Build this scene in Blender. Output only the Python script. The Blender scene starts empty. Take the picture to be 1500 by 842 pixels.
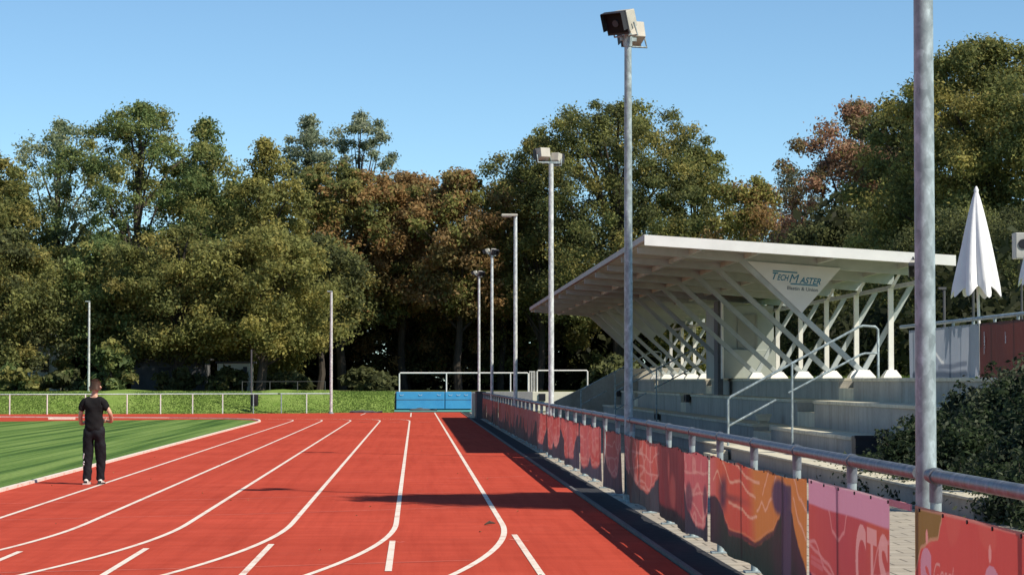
import bpy, math, random
import numpy as np
from mathutils import Vector, Matrix

random.seed(7); rng = np.random.default_rng(7)
scene = bpy.context.scene
COL = scene.collection
# ------------------------------------------------------------------ camera
F = 3650.0; HC = 1.69
PITCH = math.atan(136 / F)
YAW = math.atan(142 * math.cos(PITCH) / F)
cam_data = bpy.data.cameras.new("camera"); cam = bpy.data.objects.new("camera", cam_data); COL.objects.link(cam)
cam.location = (0, 0, HC)
fwd = Vector((math.sin(YAW) * math.cos(PITCH), math.cos(YAW) * math.cos(PITCH), math.sin(PITCH)))
cam.rotation_euler = fwd.to_track_quat('-Z', 'Y').to_euler()
cam_data.sensor_width = 36; cam_data.lens = F / 1500 * 36
cam_data.clip_start = 0.5; cam_data.clip_end = 3000
scene.camera = cam
right = Vector((math.cos(YAW), -math.sin(YAW), 0)); up = right.cross(fwd)
def ray(px, py): return right * (px - 750) + up * (421 - py) + fwd * F
def onz(px, py, z=0.0):
    d = ray(px, py); t = (z - HC) / d.z; return (d.x * t, d.y * t)
def onX(px, py, X):
    d = ray(px, py); t = X / d.x; return (X, d.y * t, HC + d.z * t)
def onY(px, py, Y):
    d = ray(px, py); t = Y / d.y; return (d.x * t, Y, HC + d.z * t)
# ------------------------------------------------------------------ sky + sun
EL = math.radians(45.5); AZ = (0.804, -0.594)
world = bpy.data.worlds.new("World"); scene.world = world; world.use_nodes = True
nt = world.node_tree; bg = nt.nodes['Background']
sky = nt.nodes.new('ShaderNodeTexSky'); sky.sky_type = 'NISHITA'; sky.sun_disc = False
sky.sun_elevation = EL; sky.sun_rotation = math.atan2(AZ[0], AZ[1])
sky.altitude = 1200; sky.air_density = 0.75; sky.dust_density = 0.0; sky.ozone_density = 3.0
wb = nt.nodes.new('ShaderNodeMix'); wb.data_type = 'RGBA'; wb.blend_type = 'MULTIPLY'; wb.inputs[0].default_value = 1.0; wb.inputs[7].default_value = (0.90, 1.03, 0.98, 1)
nt.links.new(sky.outputs[0], wb.inputs[6]); nt.links.new(wb.outputs[2], bg.inputs[0]); bg.inputs[1].default_value = 0.12
sd = bpy.data.lights.new("sun", 'SUN'); sun = bpy.data.objects.new("sun", sd); COL.objects.link(sun)
n_ = math.hypot(*AZ)
tr = Vector((-AZ[0] / n_ * math.cos(EL), -AZ[1] / n_ * math.cos(EL), -math.sin(EL)))
sun.rotation_euler = tr.to_track_quat('-Z', 'Y').to_euler(); sun.location = (60, -80, 80)
sd.energy = 4.6; sd.angle = math.radians(0.53); sd.color = (1.0, 0.92, 0.78)
scene.view_settings.view_transform = 'Standard'; scene.view_settings.look = 'None'
scene.view_settings.gamma = 1; scene.view_settings.exposure = 0.3
scene.render.engine = 'CYCLES'
scene.cycles.max_bounces = 6; scene.cycles.transparent_max_bounces = 8

# ------------------------------------------------------------------ helpers
def L(r, g, b):
    f = lambda c: (c / 255 / 12.92) if c / 255 <= 0.04045 else ((c / 255 + 0.055) / 1.055) ** 2.4
    return (f(r), f(g), f(b))
class NT:
    def __init__(s, name):
        s.m = bpy.data.materials.new(name); s.m.use_nodes = True; s.t = s.m.node_tree
        s.b = s.t.nodes['Principled BSDF']; s.out = s.t.nodes['Material Output']
    def n(s, typ, **kw):
        o = s.t.nodes.new(typ)
        for k, v in kw.items():
            if k.startswith('i_'): o.inputs[k[2:].replace('_', ' ')].default_value = v
            else: setattr(o, k, v)
        return o
    def l(s, a, b): s.t.links.new(a, b)
def ramp(T, src, stops):
    r = T.n('ShaderNodeValToRGB'); T.l(src, r.inputs[0]); cr = r.color_ramp
    while len(cr.elements) < len(stops): cr.elements.new(0.5)
    for e, (p, c) in zip(cr.elements, stops):
        e.position = p; e.color = (*c, 1) if len(c) == 3 else c
    return r.outputs[0]
def coords(T, scale=(1, 1, 1), kind='Object'):
    tc = T.n('ShaderNodeTexCoord'); mp = T.n('ShaderNodeMapping'); mp.inputs['Scale'].default_value = scale
    T.l(tc.outputs[kind], mp.inputs[0]); return mp.outputs[0]
def noise(T, vec, scale, detail=4, rough=0.6, dist=0):
    n = T.n('ShaderNodeTexNoise'); n.inputs['Scale'].default_value = scale; n.inputs['Detail'].default_value = detail
    n.inputs['Roughness'].default_value = rough; n.inputs['Distortion'].default_value = dist
    T.l(vec, n.inputs['Vector']); return n.outputs[0]
def mixc(T, a, b, f, mode='MIX'):
    m = T.n('ShaderNodeMix', data_type='RGBA', blend_type=mode)
    for s_, v in ((6, a), (7, b), (0, f)):
        if hasattr(v, 'is_output') or hasattr(v, 'links'): T.l(v, m.inputs[s_])
        elif s_ == 0: m.inputs[0].default_value = v
        else: m.inputs[s_].default_value = (*v, 1)
    return m.outputs[2]
def mat(name, c1, c2=None, scale=3.0, rough=0.7, metal=0.0, bump=0.0, bscale=None, stretch=(1, 1, 1), spec=0.4, detail=5, lo=0.35, hi=0.65):
    T = NT(name); v = coords(T, stretch)
    if c2 is None: c2 = tuple(x * 0.8 for x in c1)
    nz = noise(T, v, scale, detail)
    T.l(ramp(T, nz, [(lo, c1), (hi, c2)]), T.b.inputs['Base Color'])
    T.b.inputs['Roughness'].default_value = rough; T.b.inputs['Metallic'].default_value = metal
    T.b.inputs['Specular IOR Level'].default_value = spec
    if bump:
        bn = noise(T, v, bscale or scale * 4, 4); bp = T.n('ShaderNodeBump'); bp.inputs['Strength'].default_value = bump
        bp.inputs['Distance'].default_value = 0.02; T.l(bn, bp.inputs['Height']); T.l(bp.outputs[0], T.b.inputs['Normal'])
    return T.m

class MB:
    def __init__(s): s.v = []; s.f = []
    def add(s, vs, fs):
        o = len(s.v); s.v += [tuple(x) for x in vs]; s.f += [tuple(i + o for i in f) for f in fs]; return s
    def box(s, x0, x1, y0, y1, z0, z1):
        v = [(x, y, z) for z in (z0, z1) for y in (y0, y1) for x in (x0, x1)]
        return s.add(v, [(0, 2, 3, 1), (4, 5, 7, 6), (0, 1, 5, 4), (2, 6, 7, 3), (0, 4, 6, 2), (1, 3, 7, 5)])
    def obox(s, c, ax, ay, az):   # oriented box, half-axis vectors
        c = Vector(c); ax, ay, az = map(Vector, (ax, ay, az))
        v = [c + ax * i + ay * j + az * k for k in (-1, 1) for j in (-1, 1) for i in (-1, 1)]
        return s.add(v, [(0, 2, 3, 1), (4, 5, 7, 6), (0, 1, 5, 4), (2, 6, 7, 3), (0, 4, 6, 2), (1, 3, 7, 5)])
    def bar(s, p, q, w, h):       # rectangular bar p-q
        p = Vector(p); q = Vector(q); d = (q - p); l = d.length; d.normalize()
        u = d.cross(Vector((0, 0, 1)))
        if u.length < 1e-3: u = Vector((1, 0, 0))
        u.normalize(); w2 = u.cross(d)
        return s.obox((p + q) / 2, d * l / 2, u * w / 2, w2 * h / 2)
    def tube(s, pts, r, n=10, caps=True):
        pts = [Vector(p) for p in pts]; rs = r if isinstance(r, (list, tuple)) else [r] * len(pts)
        o = len(s.v); ref = None
        for i, p in enumerate(pts):
            a = pts[max(i - 1, 0)]; b = pts[min(i + 1, len(pts) - 1)]; d = (b - a).normalized()
            if ref is None: ref = d.orthogonal().normalized()
            u = (ref - d * ref.dot(d)); u = u.normalized() if u.length > 1e-4 else d.orthogonal().normalized()
            ref = u; w = d.cross(u)
            for k in range(n):
                t = 2 * math.pi * k / n; s.v.append(tuple(p + (u * math.cos(t) + w * math.sin(t)) * rs[i]))
        for i in range(len(pts) - 1):
            for k in range(n):
                k2 = (k + 1) % n
                s.f.append((o + i * n + k, o + i * n + k2, o + (i + 1) * n + k2, o + (i + 1) * n + k))
        if caps:
            s.f.append(tuple(o + k for k in range(n))[::-1]); e = o + (len(pts) - 1) * n
            s.f.append(tuple(e + k for k in range(n)))
        return s
    def prism(s, poly, axis, a, b):   # poly of 2D pts extruded along axis
        def P(p, t):
            return {'x': (t, p[0], p[1]), 'y': (p[0], t, p[1]), 'z': (p[0], p[1], t)}[axis]
        n = len(poly); v = [P(p, a) for p in poly] + [P(p, b) for p in poly]
        return s.add(v, [tuple(range(n)), tuple(range(2 * n - 1, n - 1, -1))] + [(i, i + n, (i + 1) % n + n, (i + 1) % n) for i in range(n)])
    def build(s, name, m, parent=None, smooth=False, bevel=0, fix=True):
        me = bpy.data.meshes.new(name); me.from_pydata(s.v, [], s.f); me.update()
        if fix:
            import bmesh
            bm = bmesh.new(); bm.from_mesh(me); bmesh.ops.recalc_face_normals(bm, faces=bm.faces); bm.to_mesh(me); bm.free()
        o = bpy.data.objects.new(name, me); COL.objects.link(o); me.materials.append(m)
        if smooth:
            me.polygons.foreach_set('use_smooth', [True] * len(me.polygons))
            try: me.set_sharp_from_angle(angle=math.radians(40))
            except Exception: pass
        if bevel:
            md = o.modifiers.new('bevel', 'BEVEL'); md.width = bevel; md.segments = 2; md.limit_method = 'ANGLE'
        if parent: o.parent = parent
        return o
def tag(o, label=None, cat=None, group=None, kind=None):
    if label: o['label'] = label
    if cat: o['category'] = cat
    if group: o['group'] = group
    if kind: o['kind'] = kind
    return o
def empty(name, loc, label, cat, group=None):
    o = bpy.data.objects.new(name, None); COL.objects.link(o); o.location = loc; o.empty_display_size = 0.2
    return tag(o, label, cat, group)
def keep(child, root):   # parent but keep world coordinates
    child.parent = root; child.matrix_parent_inverse = Matrix.Translation(-Vector(root.location)); return child
def copy_tree(o, parent=None, shift=None):
    c = o.copy(); COL.objects.link(c)
    if parent: c.parent = parent
    for ch in list(o.children): copy_tree(ch, c)
    return c
def text_mesh(name, s, size, m, shear=0.0, space=1.0, align='LEFT', bold=0.0):
    cu = bpy.data.curves.new(name, 'FONT'); cu.body = s; cu.size = size; cu.shear = shear; cu.space_character = space
    cu.align_x = align; cu.extrude = 0.002; cu.offset = bold
    t = bpy.data.objects.new(name, cu); COL.objects.link(t)
    bpy.context.view_layer.update()
    me = bpy.data.meshes.new_from_object(t.evaluated_get(bpy.context.evaluated_depsgraph_get()))
    bpy.data.objects.remove(t); me.materials.clear(); me.materials.append(m)
    o = bpy.data.objects.new(name, me); COL.objects.link(o); return o

# numpy value noise
def vnoise(x, y, seed=0):
    xi = np.floor(x).astype(np.int64); yi = np.floor(y).astype(np.int64); xf = x - xi; yf = y - yi
    def h(a, b):
        n = (a * 374761393 + b * 668265263 + seed * 974634777) & 0xffffffff
        n = ((n ^ (n >> 13)) * 1274126177) & 0xffffffff
        return ((n ^ (n >> 16)) & 0xffff) / 65535.0
    u = xf * xf * (3 - 2 * xf); v = yf * yf * (3 - 2 * yf)
    return (h(xi, yi) * (1 - u) + h(xi + 1, yi) * u) * (1 - v) + (h(xi, yi + 1) * (1 - u) + h(xi + 1, yi + 1) * u) * v
def fbm(x, y, seed=0, o=3):
    return sum(vnoise(x * 2 ** i, y * 2 ** i, seed + i) * 0.5 ** i for i in range(o)) / sum(0.5 ** i for i in range(o))
def sm(a, b, x):
    t = np.clip((x - a) / (b - a), 0, 1); return t * t * (3 - 2 * t)

# ------------------------------------------------------------------ materials
def track_mat():
    T = NT('tartan'); v = coords(T)
    fine = noise(T, v, 55, 4, 0.7); big = noise(T, v, 0.22, 4, 0.6); mid = noise(T, coords(T, (0.5, 2.2, 1)), 1.1, 3)
    c = ramp(T, big, [(0.3, (0.51, 0.076, 0.046)), (0.7, (0.61, 0.094, 0.057))])
    c = mixc(T, c, ramp(T, fine, [(0.25, (0.62, 0.6, 0.6)), (0.75, (1.0, 1.0, 1.0))]), 0.65, 'MULTIPLY')
    c = mixc(T, c, ramp(T, mid, [(0.35, (0.86, 0.84, 0.84)), (0.65, (1, 1, 1))]), 0.9, 'MULTIPLY')
    st = noise(T, coords(T, (3.2, 0.10, 1)), 1.6, 5, 0.7); c = mixc(T, c, ramp(T, st, [(0.36, (0.86, 0.80, 0.80)), (0.55, (1, 1, 1))]), 0.8, 'MULTIPLY')
    bl = noise(T, coords(T, (1, 1, 1), 'Object'), 0.75, 6, 0.75, 0.6); c = mixc(T, c, ramp(T, bl, [(0.55, (1, 1, 1)), (0.68, (1.10, 1.25, 1.30))]), 0.7, 'MULTIPLY')
    sp = T.n('ShaderNodeTexVoronoi'); sp.inputs['Scale'].default_value = 3.1; T.l(coords(T), sp.inputs['Vector'])
    c = mixc(T, c, ramp(T, sp.outputs['Distance'], [(0.012, (1.3, 2.2, 2.4)), (0.03, (1, 1, 1))]), 1.0, 'MULTIPLY')
    T.l(c, T.b.inputs['Base Color']); T.b.inputs['Roughness'].default_value = 1.0; T.b.inputs['Specular IOR Level'].default_value = 0.03
    bp = T.n('ShaderNodeBump'); bp.inputs['Strength'].default_value = 0.5; bp.inputs['Distance'].default_value = 0.006
    T.l(fine, bp.inputs['Height']); T.l(bp.outputs[0], T.b.inputs['Normal']); return T.m
def pitch_mat():
    T = NT('pitch_grass')
    st = noise(T, coords(T, (1, 0.010, 1)), 2.6, 3, 0.65); fine = noise(T, coords(T, (1, 0.4, 1)), 14, 5, 0.7)
    big = noise(T, coords(T), 0.12, 3)
    c = ramp(T, st, [(0.36, (0.045, 0.105, 0.016)), (0.47, (0.110, 0.200, 0.040)), (0.62, (0.20, 0.30, 0.080))])
    c = mixc(T, c, ramp(T, fine, [(0.3, (0.5, 0.52, 0.45)), (0.7, (1.2, 1.15, 1.05))]), 0.75, 'MULTIPLY')
    c = mixc(T, c, ramp(T, big, [(0.35, (0.85, 0.9, 0.8)), (0.65, (1.1, 1.05, 1.1))]), 0.7, 'MULTIPLY')
    T.l(c, T.b.inputs['Base Color']); T.b.inputs['Roughness'].default_value = 0.9; T.b.inputs['Specular IOR Level'].default_value = 0.15
    return T.m
def line_mat():
    T = NT('line_paint'); v = coords(T)
    n1 = noise(T, v, 2.5, 6, 0.75); n2 = noise(T, v, 40, 3)
    c = ramp(T, n1, [(0.30, (0.62, 0.33, 0.26)), (0.48, (0.80, 0.70, 0.60)), (0.7, (0.82, 0.76, 0.68))])
    c = mixc(T, c, ramp(T, n2, [(0.3, (0.85, 0.8, 0.78)), (0.6, (1, 1, 1))]), 0.6, 'MULTIPLY')
    T.l(c, T.b.inputs['Base Color']); T.b.inputs['Roughness'].default_value = 0.75; return T.m
def steel_mat(name='galvanised_steel', base=(0.32, 0.385, 0.40), metal=0.12):
    T = NT(name); v = coords(T, (1, 1, 0.6))
    vo = T.n('ShaderNodeTexVoronoi'); vo.inputs['Scale'].default_value = 24; T.l(v, vo.inputs['Vector'])
    n = noise(T, v, 14, 4, 0.6)
    c = mixc(T, ramp(T, vo.outputs['Color'], [(0.25, tuple(b * 0.55 for b in base)), (0.75, tuple(b * 1.15 for b in base))]),
             ramp(T, n, [(0.38, tuple(b * 0.72 for b in base)), (0.56, tuple(min(b * 1.2, 0.9) for b in base)), (0.68, tuple(min(b * 1.9, 0.85) for b in base))]), 0.6)
    T.l(c, T.b.inputs['Base Color']); T.b.inputs['Metallic'].default_value = metal; T.b.inputs['Specular IOR Level'].default_value = 0.25
    T.l(ramp(T, n, [(0.3, (0.38,) * 3), (0.7, (0.6,) * 3)]), T.b.inputs['Roughness']); return T.m
def concrete_mat(name, base, tint=(0.9, 0.88, 0.82)):
    T = NT(name); v = coords(T)
    n1 = noise(T, v, 0.7, 6, 0.7); n2 = noise(T, v, 12, 5, 0.7); st = noise(T, coords(T, (0.5, 2.0, 0.15)), 2.5, 4)
    c = ramp(T, n1, [(0.3, tuple(b * 0.78 for b in base)), (0.7, tuple(b * 1.12 for b in base))])
    c = mixc(T, c, ramp(T, n2, [(0.3, (0.78, 0.78, 0.77)), (0.6, (1, 1, 1))]), 0.6, 'MULTIPLY')
    c = mixc(T, c, ramp(T, st, [(0.32, (0.62, 0.60, 0.55)), (0.52, (1, 1, 1))]), 0.55, 'MULTIPLY')
    T.l(c, T.b.inputs['Base Color']); T.b.inputs['Roughness'].default_value = 0.88
    bp = T.n('ShaderNodeBump'); bp.inputs['Strength'].default_value = 0.3; bp.inputs['Distance'].default_value = 0.01
    T.l(n2, bp.inputs['Height']); T.l(bp.outputs[0], T.b.inputs['Normal']); return T.m
def paving_mat():
    T = NT('paving_slabs'); v = coords(T)
    br = T.n('ShaderNodeTexBrick'); br.offset = 0.5; br.inputs['Scale'].default_value = 1.0
    br.inputs['Brick Width'].default_value = 0.4; br.inputs['Row Height'].default_value = 0.4; br.inputs['Mortar Size'].default_value = 0.012
    br.inputs['Color1'].default_value = (0.46, 0.41, 0.33, 1); br.inputs['Color2'].default_value = (0.38, 0.34, 0.28, 1)
    br.inputs['Mortar'].default_value = (0.16, 0.14, 0.11, 1); T.l(v, br.inputs['Vector'])
    n = noise(T, v, 3, 6, 0.7)
    c = mixc(T, br.outputs[0], ramp(T, n, [(0.3, (0.68, 0.66, 0.62)), (0.65, (1.05, 1.05, 1.05))]), 0.8, 'MULTIPLY')
    T.l(c, T.b.inputs['Base Color']); T.b.inputs['Roughness'].default_value = 0.9; return T.m
def leaf_mat(name):
    T = NT(name); a = T.n('ShaderNodeVertexColor', layer_name='tint')
    T.l(a.outputs[0], T.b.inputs['Base Color']); T.b.inputs['Roughness'].default_value = 0.65; T.b.inputs['Specular IOR Level'].default_value = 0.22
    tr_ = T.n('ShaderNodeBsdfTranslucent'); T.l(a.outputs[0], tr_.inputs[0]); mx = T.n('ShaderNodeMixShader'); mx.inputs[0].default_value = 0.48
    T.l(T.b.outputs[0], mx.inputs[1]); T.l(tr_.outputs[0], mx.inputs[2]); T.l(mx.outputs[0], T.out.inputs[0]); return T.m
def print_mat():
    T = NT('printed_banner_fabric'); a = T.n('ShaderNodeVertexColor', layer_name='print')
    w = noise(T, coords(T), 90, 2); c = mixc(T, a.outputs[0], ramp(T, w, [(0.3, (0.86,) * 3), (0.7, (1,) * 3)]), 0.6, 'MULTIPLY')
    T.l(c, T.b.inputs['Base Color']); T.b.inputs['Roughness'].default_value = 0.5; T.b.inputs['Specular IOR Level'].default_value = 0.4
    tr_ = T.n('ShaderNodeBsdfTranslucent'); T.l(c, tr_.inputs[0]); mx = T.n('ShaderNodeMixShader'); mx.inputs[0].default_value = 0.42
    T.l(T.b.outputs[0], mx.inputs[1]); T.l(tr_.outputs[0], mx.inputs[2]); T.l(mx.outputs[0], T.out.inputs[0]); return T.m
def bark_mat(): return mat('bark', (0.075, 0.06, 0.045), (0.035, 0.028, 0.022), 6, 0.9, 0, 0.6, stretch=(1, 1, 0.2))
M = dict(
    track=track_mat(), pitch=pitch_mat(), line=line_mat(), steel=steel_mat(), railsteel=steel_mat('rail_steel', (0.20, 0.215, 0.24), 0.6), sunlit_steel=steel_mat('sunlit_galvanised_steel', (0.60, 0.63, 0.62), 0.1), conc=concrete_mat('concrete', (0.42, 0.40, 0.35)),  # far poles get a steel copy lightened in colour to look sunlit
    conc_light=concrete_mat('pale_concrete', (0.66, 0.61, 0.47)), paving=paving_mat(), leaf=leaf_mat('leaves'), print_=print_mat(), bark=bark_mat(),
    grass=mat('bank_grass', (0.15, 0.235, 0.045), (0.22, 0.30, 0.075), 1.3, 0.95, 0, 0.5, 8, spec=0.1),
    ground=mat('rough_ground', (0.05, 0.075, 0.02), (0.09, 0.085, 0.04), 0.5, 0.95, spec=0.1),
    seam=mat('seam', (0.72, 0.20, 0.15), (0.60, 0.12, 0.085), 3, 0.8),
    white=mat('white_paint', (0.80, 0.79, 0.75), (0.70, 0.69, 0.65), 4, 0.5),
    whitewall=mat('white_render', (0.78, 0.76, 0.62), (0.66, 0.64, 0.52), 1.2, 0.85),
    roofpaint=mat('roof_paint', (0.45, 0.50, 0.46), (0.36, 0.40, 0.37), 0.9, 0.7, stretch=(0.3, 2, 1)),
    fascia=mat('fascia_paint', (0.84, 0.83, 0.80), (0.76, 0.75, 0.72), 2, 0.45),
    strut=mat('strut_paint', (0.42, 0.46, 0.46), (0.34, 0.38, 0.38), 3, 0.6),
    booth=mat('booth_panel', (0.36, 0.40, 0.37), (0.31, 0.34, 0.31), 1, 0.6),
    glass=mat('dark_glass', (0.03, 0.035, 0.04), (0.02, 0.02, 0.025), 2, 0.12, spec=0.6),
    black=mat('black_paint', (0.012, 0.013, 0.018), (0.02, 0.02, 0.028), 5, 0.45),
    blue=mat('blue_mat_fabric', (0.045, 0.27, 0.55), (0.06, 0.32, 0.60), 1.5, 0.6),
    teal=mat('teal_mat', (0.08, 0.30, 0.27), (0.10, 0.36, 0.33), 2, 0.8),
    lamp=mat('lamp_housing', (0.52, 0.49, 0.42), (0.42, 0.40, 0.34), 5, 0.55), lampglass=mat('lamp_glass', (0.012, 0.013, 0.016), None, 3, 0.5, spec=.15),
    umbrella=mat('umbrella_canvas', (0.82, 0.82, 0.84), (0.76, 0.76, 0.79), 3, 0.8, bump=0.2),
    darkwall=mat('dark_wall', (0.06, 0.065, 0.07), (0.09, 0.09, 0.10), 1.5, 0.8),
    rim=mat('lamp_rim', (0.035, 0.035, 0.04), None, 5, .6),
    shedwall=concrete_mat('shed_wall', (0.16, 0.16, 0.165)), kerb=concrete_mat('kerb_concrete', (0.13, 0.13, 0.13)),
    greywall=concrete_mat('grey_wall', (0.30, 0.30, 0.31)),
    skin=mat('skin', (0.62, 0.36, 0.25), (0.56, 0.31, 0.21), 6, 0.5), hair=mat('hair', (0.075, 0.038, 0.022), (0.04, 0.022, 0.014), 40, 0.7),
    shirt=mat('black_cotton', (0.010, 0.010, 0.011), (0.016, 0.015, 0.016), 6, 0.9, bump=0.5, bscale=9, spec=0.15), trousers=mat('black_jersey', (0.013, 0.014, 0.018), (0.008, 0.008, 0.011), 5, 0.75, bump=0.6, bscale=7, spec=0.2),
    shoe=mat('white_shoe', (0.72, 0.66, 0.60), (0.55, 0.50, 0.46), 12, 0.6), rubber=mat('rubber', (0.02, 0.02, 0.02), None, 5, 0.8),
    techblue=mat('sign_blue', (0.02, 0.16, 0.27), (0.025, 0.18, 0.30), 4, 0.6), techgrey=mat('sign_grey', (0.16, 0.19, 0.22), None, 4, 0.6),
    signwhite=mat('sign_white', (0.66, 0.66, 0.66), (0.60, 0.60, 0.60), 2, 0.6),
    pinkprint=mat('pale_pink_print', (0.62, 0.27, 0.30), (0.55, 0.22, 0.25), 9, 0.6), mauveprint=mat('mauve_print', (0.55, 0.24, 0.36), None, 9, 0.6),
)
# ------------------------------------------------------------------ ground sheets
def sheet(name, poly, z, m, parent=None, kind='structure'):
    me = bpy.data.meshes.new(name); me.from_pydata([(x, y, z) for x, y in poly], [], [tuple(range(len(poly)))]); me.update()
    if me.polygons[0].normal.z < 0: me.flip_normals()
    o = bpy.data.objects.new(name, me); COL.objects.link(o); me.materials.append(m)
    if parent: o.parent = parent
    elif kind: o['kind'] = kind
    return o
sheet('ground', [(-900, -200), (900, -200), (900, 1500), (-900, 1500)], -0.02, M['ground'])
track = sheet('running_track', [(-140, -10), (2.40, -10), (2.40, 133), (-2, 133), (-5.5, 129.3), (-12, 127), (-21, 126), (-60, 127), (-140, 135)], 0.0, M['track'])
EDGE = -6.32
sheet('grass_pitch', [(-100, 28), (EDGE - 0.10, 28), (EDGE - 0.10, 102.5), (EDGE - 0.6, 106), (-8.2, 108.6), (-11, 107), (-17, 103.0), (-30, 98), (-100, 90)], 0.012, M['pitch'])
sheet('paving', [(2.47, -10), (7.6, -10), (7.6, 133), (2.47, 133)], -0.002, M['paving'])
sheet('asphalt_strip', [(2.47, -10), (2.87, -10), (2.87, 133), (2.47, 133)], 0.003, mat('asphalt', (0.055, 0.055, 0.06), (0.035, 0.036, 0.04), 8, 0.95, spec=.1))
MB().box(2.42, 2.465, -10, 133, -0.1, 0.03).build('kerb', M['kerb'])['kind'] = 'structure'
def strip_pts(pts, w):
    v = []; f = []
    for i, (x, y) in enumerate(pts):
        a = pts[max(i - 1, 0)]; b = pts[min(i + 1, len(pts) - 1)]; dx, dy = b[0] - a[0], b[1] - a[1]; l = math.hypot(dx, dy)
        nx, ny = -dy / l * w / 2, dx / l * w / 2
        v += [(x - nx, y - ny), (x + nx, y + ny)]
        if i: f.append((2 * i - 2, 2 * i, 2 * i + 1, 2 * i - 1))
    return v, f
def line(name, pts, w, z, m, parent=track):
    v, f = strip_pts(pts, w); me = bpy.data.meshes.new(name); me.from_pydata([(x, y, z) for x, y in v], [], f); me.update()
    if me.polygons[0].normal.z < 0: me.flip_normals()
    o = bpy.data.objects.new(name, me); COL.objects.link(o); me.materials.append(m); o.parent = parent; return o
Y0 = 29.6; CX = EDGE - 36.8
def arc(X, n=40, span=0.55):
    R = X - CX; return [(CX + R * math.cos(t), Y0 - R * math.sin(t)) for t in np.linspace(span, 0, n)]
LX = [1.03, -0.22, -1.45, -2.68, -3.88, -5.10]
for i, X in enumerate(LX):
    pts = arc(X)
    if i == 0: pts += [(X, 60), (X, 100), (X, 131)]
    else: pts += [(X, 60), (X, 103.5), (X - 0.03, 105.5), (X - 0.14, 107), (X - 0.42, 108.4), (X - 0.9, 109.3), (X - 1.5, 109.9)]
    line('lane_line', pts, 0.062 if i else 0.065, 0.004, M['line'])
line('lane_line', [(LX[1] + 0.02, 116), (LX[1] + 0.02, 130)], 0.06, 0.004, M['line'])
line('lane_line', [(LX[2] - 2.2 + 1.0, 122), (LX[2] - 1.1, 129)], 0.06, 0.004, M['line'])
# raised kerb round the pitch
kp = arc(EDGE) + [(EDGE, 60), (EDGE, 100), (EDGE - 0.03, 102.5), (EDGE - 0.25, 105.5), (-7.0, 108.2), (-8.4, 110.6), (-11, 112.4), (-19, 115.5), (-40, 118), (-80, 116)]
v2, f2 = strip_pts(kp, 0.085); n2 = len(v2)
kb = MB(); kb.add([(x, y, 0.0) for x, y in v2] + [(x, y, 0.045) for x, y in v2],
    [tuple(i + n2 for i in f) for f in f2] + [(2 * i, 2 * i + 2, 2 * i + 2 + n2, 2 * i + n2) for i in range(len(kp) - 1)] + [(2 * i + 1, 2 * i + 1 + n2, 2 * i + 3 + n2, 2 * i + 3) for i in range(len(kp) - 1)])
kb.build('infield_kerb', M['line'])['kind'] = 'structure'
# chute lines
for a, b, w in (((1.09, 27.4), (1.12, 14), .062), ((-0.235, 26.4), (-0.235, 22.2), .062), ((-1.48, 25.9), (-1.50, 21.6), .062), ((-2.70, 25.3), (-2.72, 15), .062), ((-3.9, 24.9), (-3.95, 15), .062)):
    line('lane_line', [a, b], w, 0.0045, M['line'])
for k in range(6):   # exchange-zone ticks
    x = LX[0] - 0.62 - 1.22 * k
    line('track_mark', [(x - 0.25, 101.5), (x + 0.22, 101.5)], 0.30, 0.0045, M['seam'])
for (xa, ya), (xb, yb) in (((0, 738), (660, 721)), ((0, 762), (702, 742)), ((0, 839), (694, 820)), ((745, 789), (775, 792)), ((580, 793), (592, 793)), ((655, 700), (770, 697))):
    line('seam', [onz(xa - (30 if xa == 0 else 0), ya), onz((xa + xb) / 2, (ya + yb) / 2 + 1), onz(xb, yb)], 0.035, 0.003, M['seam'])
o = MB().box(-15.9, -14.75, 108.9, 109.1, 0.0, 0.10).box(-15.85, -15.7, 108.85, 109.15, -0.01, 0.02).box(-14.95, -14.8, 108.85, 109.15, -0.01, 0.02).build('take_off_board', M['line'])
tag(o, 'low white board lying at the far edge of the grass pitch behind the man', 'board')
# leaves lying on the track
mbl = MB()
for _ in range(60):
    x = rng.uniform(-6, 2.3); y = rng.uniform(18, 90); a = rng.uniform(0, 6.28); s = rng.uniform(.010, .02)
    mbl.add([(x + s * math.cos(a + k * 1.57), y + s * math.sin(a + k * 1.57), 0.006 + 0.012 * (k % 2)) for k in range(4)], [(0, 1, 2, 3)])
tag(mbl.build('fallen_leaves', mat('dry_leaf', (0.30, 0.17, 0.06), (0.18, 0.09, 0.04), 3, 0.8)), 'tiny dry leaves scattered over the red track', 'leaves', kind='stuff')
mb = MB()
p = onz(717, 769); mb.tube([(p[0] - .06, p[1], .01), (p[0], p[1] + .03, .035), (p[0] + .07, p[1] + .10, .02)], [.006, .02, .005], 6)
tag(mb.build('twig', M['bark'], smooth=True), 'small dark twig on the red track beside the outer white curve', 'twig')

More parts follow.
